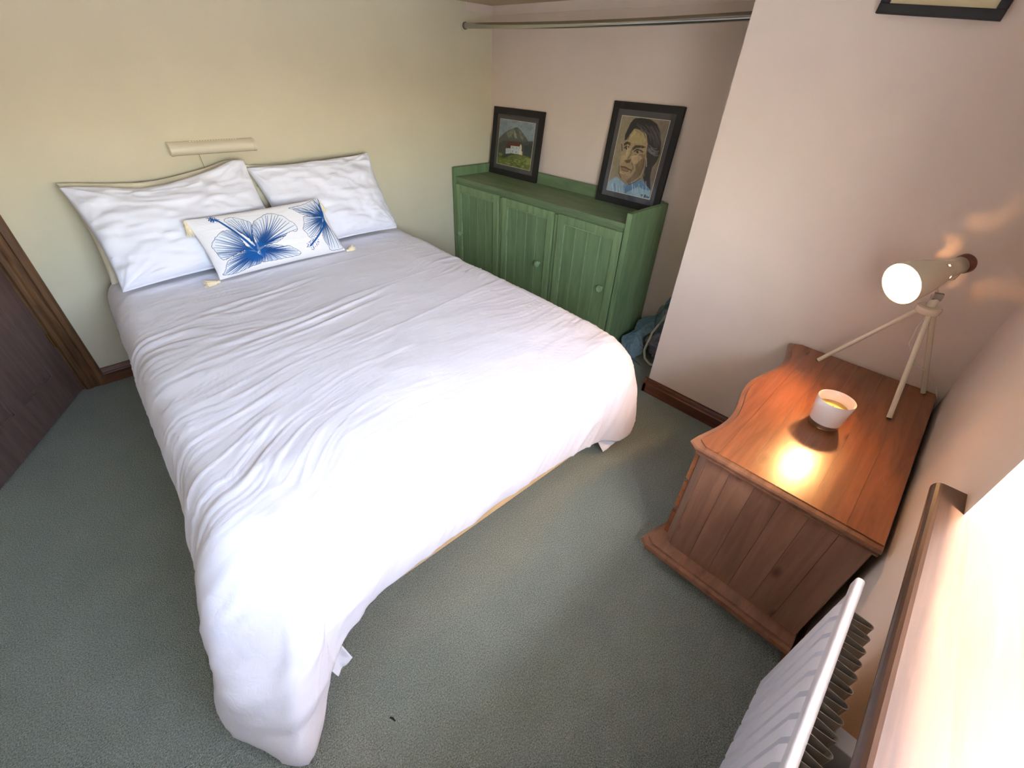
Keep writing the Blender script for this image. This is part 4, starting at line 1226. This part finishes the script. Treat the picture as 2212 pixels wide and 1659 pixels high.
# ------------------------------------------------------------------ pine chest
def chest():
    x0, x1 = 0.932, 1.864
    yb, yf = -3.154, -2.660
    zt = 0.602
    o = thing('chest_of_drawers', ((x0 + x1) / 2, (yb + yf) / 2, 0), 'orange pine chest of drawers with a wavy front, standing by the radiator', 'chest of drawers')
    def front(x, off=0.0):
        s = (x - x0) / (x1 - x0)
        q = abs(s - .5) * 2          # 0 centre, 1 corner
        return -2.664 + 0.020 * math.cos(q * math.pi * 1.85) + 0.004 * q + off
    def outline(inset, bulge=0.0, n=48, rc=0.03):
        pts = []
        xs = np.linspace(x0 + inset, x1 - min(inset, 0.012) if inset > 0 else x1, n)
        a = x0 + inset; b_ = x1 - max(0.0, inset * (0.3))
        # back edge, then right side, front (right to left), left side
        yb_ = yb + max(inset, 0) * 0.2
        pts = [(a, yb_), (b_, yb_)]
        xs = np.linspace(b_, a, n)
        for i, x in enumerate(xs):
            e = min(b_ - x, x - a)
            y = front(x) - inset
            if e < rc: y -= rc - math.sqrt(max(rc * rc - (rc - e) ** 2, 0))
            pts.append((x, y))
        return pts
    # moulded top slab
    R = []
    for ins, z in ((0.014, zt - 0.034), (0.006, zt - 0.032), (0.004, zt - 0.026), (0.009, zt - 0.022), (0.002, zt - 0.018), (0.0, zt - 0.011), (0.003, zt - 0.005), (0.010, zt - 0.003), (0.018, zt - 0.003)):
        R.append([(x, y, z) for x, y in outline(ins)])
    MB().rings(R).build('top', PINE_E, o, True, 35)
    # boards glued up along the length of the top
    ol = outline(0.0195)
    fr = sorted([(x, y) for x, y in ol[2:]])
    fx = np.array([p[0] for p in fr]); fy = np.array([p[1] for p in fr])
    edges = [-3.151, -3.070, -2.985, -2.900, -2.815, -2.735, -2.60]
    for k in range(6):
        y0, y1 = edges[k] + 0.0004, edges[k + 1] - 0.0004
        top = np.minimum(fy, y1)
        keep = top > y0 + 1e-4
        xs, tp = fx[keep], top[keep]
        poly = [(xs[0], y0), (xs[-1], y0)] + [(x, y) for x, y in zip(xs[::-1], tp[::-1])]
        MB().prism(poly, zt - 0.004, zt - 0.0002).build('top_board', PINE_X, o)
    # carcass
    zb0, zb1 = 0.105, zt - 0.034
    ins = 0.030
    ol = outline(ins)
    R = [[(x, y, z) for x, y in ol] for z in (zb0, zb1)]
    MB().rings(R).build('carcass', PINE_Z, o)
    ya, yz = yb + 0.008, -2.712
    nb = 6
    for k in range(nb):
        a = ya + (yz - ya) * k / nb; b_ = ya + (yz - ya) * (k + 1) / nb
        MB().box((x0 + ins - 0.003, a + 0.0004, zb0), (x0 + ins + 0.006, b_ - 0.0004, zb1), 0.0008, 1).build('side_board', PINE_Z, o)
    # base moulding
    R = []
    for i2, z in ((-0.004, 0.052), (-0.022, 0.056), (-0.026, 0.068), (-0.022, 0.080), (-0.010, 0.084), (-0.008, 0.092), (0.012, 0.100), (0.026, 0.106)):
        R.append([(max(x, x0 + i2) if x < x1 - .1 else min(x, x1), y, z) for x, y in outline(i2)])
    MB().rings(R).build('base_moulding', PINE_E, o, True, 35)
    for (fx_, fy_) in ((x0 + 0.055, -2.715), (x1 - 0.06, -2.72), (x0 + 0.055, yb + 0.06), (x1 - 0.06, yb + 0.06)):
        MB().lathe([(0.028, 0.0), (0.040, 0.008), (0.044, 0.024), (0.038, 0.042), (0.030, 0.052)], (fx_, fy_, 0), (0, 0, 1), 24).build('foot', PINE_E, o, True)
    # drawers on the wavy front
    zs = [0.116, 0.262, 0.408, 0.560]
    for k in range(3):
        z0, z1 = zs[k] + 0.003, zs[k + 1] - 0.006
        xs = np.linspace(x0 + ins + 0.022, x1 - 0.035, 26)
        ring = []
        for z, d in ((z0, 0.0), (z0 + 0.006, 0.014), (z1 - 0.006, 0.014), (z1, 0.0)):
            ring.append([(x, front(x) - ins + d, z) for x in xs])
        dr = MB().rings(ring, cap=False, loop=False)
        dr.add([(x, front(x) - ins + d, z) for x in (xs[0], xs[-1]) for z, d in ((z0, 0.0), (z0 + .006, .014), (z1 - .006, .014), (z1, 0.0))], [(0, 1, 2, 3), (7, 6, 5, 4)])
        d_o = dr.build('drawer', PINE_X, o)
        for x in (x0 + 0.22, x1 - 0.22):
            MB().lathe([(0.010, 0.0), (0.009, 0.014), (0.018, 0.020), (0.021, 0.028), (0.017, 0.036), (0.0005, 0.038)], (x, front(x) - ins + 0.012, (z0 + z1) / 2), (0, 1, 0), 20).build('knob', PINE_E, d_o, True)
chest()

# ------------------------------------------------------------------ candle
def candle():
    cx, cy, z = 1.350, -2.908, 0.6025
    o = thing('candle', (cx, cy, z), 'candle in a white glass tumbler on the pine chest', 'candle')
    n = 48
    r0, r1, h = 0.0445, 0.0535, 0.100
    rr = lambda t: r0 + (r1 - r0) * t
    # outer white glass shell
    mb = MB(); mb.caps = False
    mb.lathe([(rr(.19), h * .19), (rr(.5), h * .5), (rr(.98), h * .98), (rr(1) - .0012, h), (rr(1) - .003, h * .985), (rr(.6) - .0032, h * .6), (rr(.2) - .0032, h * .2), (0.0005, h * .19)], (cx, cy, z), (0, 0, 1), n)
    mb.build('tumbler', FROST, o, True, 60)
    mb = MB(); mb.lathe([(r0 - .004, 0.0), (r0 - .001, 0.002), (rr(.08), h * .08), (rr(.165), h * .165)], (cx, cy, z), (0, 0, 1), n)
    mb.build('glass_foot', CLEAR, o, True, 60)
    MB().lathe([(rr(.55) - .0036, h * .22), (rr(.62) - .0036, h * .66)], (cx, cy, z), (0, 0, 1), n).build('wax', WAX, o, True, 30)
    MB().tube([(cx, cy, z + h * .66), (cx + .001, cy, z + h * .66 + .007)], 0.001, 6).build('wick', BLACK, o)
candle()

# ------------------------------------------------------------------ tripod lamp
def lamp():
    zt = 0.602
    hub = Vector((1.715, -2.982, 0.925))
    o = thing('desk_lamp', (hub.x, hub.y, zt), 'cream tripod spotlight lamp, lit, on the pine chest', 'lamp')
    feet = [(1.772, -2.778), (1.551, -3.055), (1.825, -3.112)]
    for fx, fy in feet:
        d = Vector((fx - hub.x, fy - hub.y, 0)); d.normalize()
        a = hub + d * 0.018
        p = Vector((fx, fy, zt + 0.004))
        MB().tube([a[:], p[:]], 0.0078, 14).build('leg', LAMP_CREAM, o, True)
        MB().tube([(p + (a - p) * 0.0)[:], (p - (a - p).normalized() * 0.004)[:]], 0.0072, 14).build('rubber_foot', BLACK, o, True)
    MB().lathe([(0.030, -0.010), (0.033, -0.006), (0.033, 0.010), (0.029, 0.014), (0.013, 0.014), (0.012, 0.040), (0.009, 0.044)], hub[:], (0, 0, 1), 28).build('hub', LAMP_CREAM, o, True)
    # head
    mouth = Vector((1.622, -2.884, 1.006)); tail = Vector((1.790, -2.996, 1.066))
    ax = (tail - mouth); Lh = ax.length; ax.normalize()
    n = 72
    prof = [(0.0655, 0.0), (0.0655, 0.003), (0.062, 0.030), (0.057, 0.060), (0.051, 0.085), (0.042, 0.112), (0.0385, 0.122), (0.0358, 0.1300), (0.0345, 0.134), (0.029, 0.150), (0.027, 0.160), (0.026, Lh - 0.014)]
    def hole(i, k):                       # ring of vent holes near the neck
        return i == 6 and (k % 12) in (0, 1)
    mb = MB(); mb.caps = False
    mb.lathe(prof, mouth[:], ax[:], n, skip=hole)
    sh = mb.build('shade', LAMP_CREAM, o, True, 60)
    md = sh.modifiers.new('sheet', 'SOLIDIFY'); md.thickness = 0.0012; md.offset = -1
    mb = MB(); mb.caps = False
    mb.lathe([(r - 0.0022, h_ + .001) for r, h_ in prof], mouth[:], ax[:], n, skip=hole)
    mb.build('shade_lining', LAMP_IN, o, True, 60)
    MB().lathe([(0.0255, Lh - 0.016), (0.029, Lh - 0.010), (0.030, Lh + 0.004), (0.026, Lh + 0.010), (0.0005, Lh + 0.011)], mouth[:], ax[:], 28).build('end_cap', DARKWOOD, o, True)
    # swivel joint under the head
    j = mouth + ax * (Lh * 0.62) - Vector((0, 0, 0.040))
    top = hub + Vector((0, 0, 0.042))
    MB().tube([top[:], ((top + j) / 2 + Vector((0, 0, .002)))[:], (j + Vector((0, 0, 0.012)))[:]], 0.008, 14).build('swivel_arm', LAMP_CREAM, o, True)
    MB().lathe([(0.013, -0.012), (0.013, 0.012)], (top + Vector((0, 0, 0.004)))[:], (0.3, -0.9, 0), 20).build('wing_nut', CHROME, o, True)
    tk = mouth + ax * (Lh - 0.02) - Vector((0, 0, 0.030))
    MB().lathe([(0.012, -0.016), (0.014, -0.010), (0.014, 0.010), (0.010, 0.016)], tk[:], (0.2, 0.2, -1), 20).build('tilt_knob', LAMP_CREAM, o, True)
    # bulb
    em, nt, b = new_mat('bulb_glow')
    b.inputs['Base Color'].default_value = (1, 1, 1, 1)
    b.inputs['Emission Color'].default_value = (1.0, 0.50, 0.18, 1)
    b.inputs['Emission Strength'].default_value = 1100.0
    c = mouth + ax * 0.052
    mb = MB().lathe([(0.0005, -0.022), (0.009, -0.0205), (0.016, -0.015), (0.0205, -0.006), (0.0215, 0.002), (0.019, 0.011), (0.014, 0.020), (0.011, 0.027)], c[:], ax[:], 32)
    mb.build('bulb', em, o, True, 80)
    MB().lathe([(0.0105, 0.027), (0.0110, 0.029), (0.0110, 0.075), (0.015, 0.078), (0.018, 0.105)], c[:], ax[:], 24).build('bulb_socket', LAMP_IN, o, True, 60)
    # flex
    MB().tube([(hub - Vector((0.004, 0.006, 0.01)))[:], (1.712, -2.985, 0.86), (1.722, -2.992, 0.80), (1.745, -3.03, 0.735), (1.79, -3.075, 0.70), (1.835, -3.11, 0.665), (1.845, -3.14, 0.622), (1.845, -3.158, 0.59), (1.842, -3.162, 0.45)], 0.0026, 8).build('flex', CORD, o, True)
lamp()

# ------------------------------------------------------------------ radiator
def radiator():
    xa, xb = -0.95, 0.592
    zb, zt = 0.372, 0.811
    yf = -3.076
    o = thing('radiator', ((xa + xb) / 2, YW, zb), 'white panel radiator with vertical flutes under the window sill', 'radiator')
    # front panel with pressed flutes
    def pan(name, y, th):
        pitch = 0.0395
        xs = []; 
        nfl = int((xb - xa - 0.05) / pitch)
        px = [(xa, 0), (xa + 0.004, 0.0)]
        off = (xb - xa - nfl * pitch) / 2
        nx = []
        for k in range(nfl):
            c = xa + off + (k + .5) * pitch
            for dx, dd in ((-0.0172, 0), (-0.0142, 0.010), (0.0142, 0.010), (0.0172, 0)):
                nx.append((c + dx, dd))
        nx = [(xa + 0.003, 0)] + nx + [(xb - 0.003, 0)]
        zs = [(zb, 0), (zb + 0.026, 0), (zb + 0.036, 0.5), (zb + 0.05, 1), (zt - 0.052, 1), (zt - 0.036, 0.55), (zt - 0.026, 0)]
        R = [[(x, y - 0.0100 + d * s, z) for x, d in nx] for z, s in zs]
        mb = MB().rings(R, cap=False, loop=False)
        return mb
    mb = pan('front_panel', yf, 0.016)
    mb.build('front_panel', RAD, o, True, 35)
    # rolled top rim and plain margins
    MB().box((xa, yf - 0.017, zt - 0.030), (xb, yf - 0.003, zt), 0.006, 3).build('top_rim', RAD, o, True)
    MB().box((xa, yf - 0.017, zb), (xb, yf - 0.0102, zt - 0.03), 0.001).build('back_plate', RAD, o)
    # convector fin: one folded strip
    pitch = 0.0265
    pts = []
    x = xa + 0.07
    k = 0
    y0, y1 = yf - 0.0185, yf - 0.052
    while x < xb - 0.055:
        pts += [(x, y0), (x + 0.0025, y1 + 0.006), (x + 0.0042, y1 + 0.0018), (x + 0.0072, y1), (x + 0.0098, y1), (x + 0.0128, y1 + 0.0018), (x + 0.0145, y1 + 0.006), (x + 0.017, y0)]
        x += pitch
    R = [[(a, b_, z) for a, b_ in pts] for z in (zb + 0.05, zt - 0.03)]
    f = MB().rings(R, cap=False, loop=False).build('convector_fin', FIN, o)
    md = f.modifiers.new('sheet', 'SOLIDIFY'); md.thickness = 0.0012
    for x in (xa + 0.25, xb - 0.26):
        MB().box((x, YW + 0.001, zb + 0.08), (x + 0.03, yf - 0.054, zt - 0.06), 0.002).build('bracket', RAD, o)
    MB().tube([(xa + 0.04, yf - 0.02, zb + 0.04), (xa - 0.03, yf - 0.02, zb + 0.04), (xa - 0.045, yf - 0.02, zb + 0.02), (xa - 0.045, yf - 0.02, 0.0)], 0.0075, 12).build('pipe', CHROME, o, True)
    MB().lathe([(0.013, 0), (0.016, 0.005), (0.016, 0.05), (0.012, 0.055)], (xa - 0.03, yf - 0.02, zb + 0.04), (-1, 0, 0), 18).build('valve', RAD, o, True)
radiator()

# ------------------------------------------------------------------ plastic storage bag in the alcove
def storage_bag():
    mt, nt, b = new_mat('blue_plastic_film')
    b.inputs['Base Color'].default_value = L(112, 142, 158)
    b.inputs['Roughness'].default_value = 0.12
    b.inputs['Coat Weight'].default_value = 0.5
    b.inputs['Alpha'].default_value = 0.82
    tc = N(nt, 'ShaderNodeTexCoord')
    t2 = N(nt, 'ShaderNodeTexNoise', Scale=26.0, Detail=4.0, Distortion=1.0)
    nt.links.new(tc.outputs['Object'], t2.inputs['Vector'])
    bp = N(nt, 'ShaderNodeBump', Strength=0.8, Distance=0.02)
    nt.links.new(t2.outputs['Fac'], bp.inputs['Height']); nt.links.new(bp.outputs['Normal'], b.inputs['Normal'])
    o = thing('storage_bag', (2.22, -1.86, 0), 'crumpled blue plastic storage bag on the alcove floor beside the green cabinet', 'bag')
    mat_thin = mat_thin_glass('clear_film', (0.74, 0.80, 0.84, 1), 0.16)
    def blob(c, r, seed, amp=0.22, n=(40, 28), zmin=0.004):
        a = np.linspace(0, 2 * math.pi, n[0], endpoint=False); e = np.linspace(-math.pi / 2 + .02, math.pi / 2 - .02, n[1])
        A, E_ = np.meshgrid(a, e, indexing='ij')
        d = np.stack([np.cos(A) * np.cos(E_), np.sin(A) * np.cos(E_), np.sin(E_)], -1)
        q = 1 + amp * vnoise(d[..., 0] * 2.2 + d[..., 2] * 3 + seed, d[..., 1] * 2.2 + 5, seed) + amp * .4 * vnoise(d[..., 0] * 6 + seed, d[..., 1] * 6 + d[..., 2] * 6, seed + 1)
        P = np.array(c) + d * q[..., None] * np.array(r)
        P[..., 2] = np.maximum(P[..., 2], zmin)
        mb = MB()
        mb.rings([[tuple(P[i, j]) for i in range(n[0])] for j in range(n[1])])
        return mb
    blob((2.28, -1.945, 0.09), (0.125, 0.105, 0.10), 3).build('contents', LILAC, o, True)
    blob((2.35, -1.94, 0.19), (0.115, 0.115, 0.20), 9).build('liner', mat_thin, o, True)
    # film laid over the top edge and trailing forward
    path = np.array([(2.43, -1.95, 0.42), (2.40, -1.90, 0.33), (2.38, -1.84, 0.24), (2.33, -1.79, 0.185), (2.26, -1.765, 0.15), (2.19, -1.765, 0.115), (2.135, -1.785, 0.060), (2.115, -1.80, 0.016), (2.085, -1.825, 0.006)])
    n = 60
    u = np.linspace(0, len(path) - 1, n)
    P = np.stack([np.interp(u, np.arange(len(path)), path[:, k]) for k in range(3)], 1)
    k = np.ones(7) / 7
    Ps = np.stack([np.convolve(np.pad(P[:, i], 3, mode='edge'), k, 'valid') for i in range(3)], 1)
    m_ = 18
    G = np.zeros((n, m_, 3))
    for i in range(n):
        w = 0.125 * (0.75 + 0.25 * math.sin(i * .35))
        for j in range(m_):
            s = j / (m_ - 1) - .5
            G[i, j] = Ps[i] + np.array([-0.25 * s * w, -s * w * 1.5, -abs(s) * 0.05]) + (rng.random(3) - .5) * 0.007
    G[..., 2] = np.maximum(G[..., 2], 0.004)
    f = obj('film', G.reshape(-1, 3), grid_faces(n, m_), mt, o, True)
    md = f.modifiers.new('thickness', 'SOLIDIFY'); md.thickness = 0.002
    md2 = f.modifiers.new('round', 'SUBSURF'); md2.levels = 1; md2.render_levels = 1
    MB().tube([(2.36, -1.97, 0.40), (2.28, -1.905, 0.30), (2.20, -1.875, 0.18), (2.15, -1.875, 0.07), (2.135, -1.90, 0.025), (2.12, -1.95, 0.012), (2.15, -2.0, 0.01)], 0.008, 10).build('piping', PIPING, o, True)
    MB().tube([(2.36, -2.0, 0.30), (2.28, -1.945, 0.20), (2.20, -1.92, 0.10), (2.17, -1.93, 0.04)], 0.005, 8).build('piping', PIPING, o, True)
storage_bag()

# ------------------------------------------------------------------ fleck on the carpet
fl = MB().tube([(-0.062, -2.428, 0.003), (-0.058, -2.436, 0.0045), (-0.056, -2.446, 0.003)], [0.0022, 0.003, 0.0016], 8).build('carpet_fluff', FLUFF, None, True)
tag(fl, 'tiny dark scrap of fluff on the carpet by the bed corner', 'fluff')
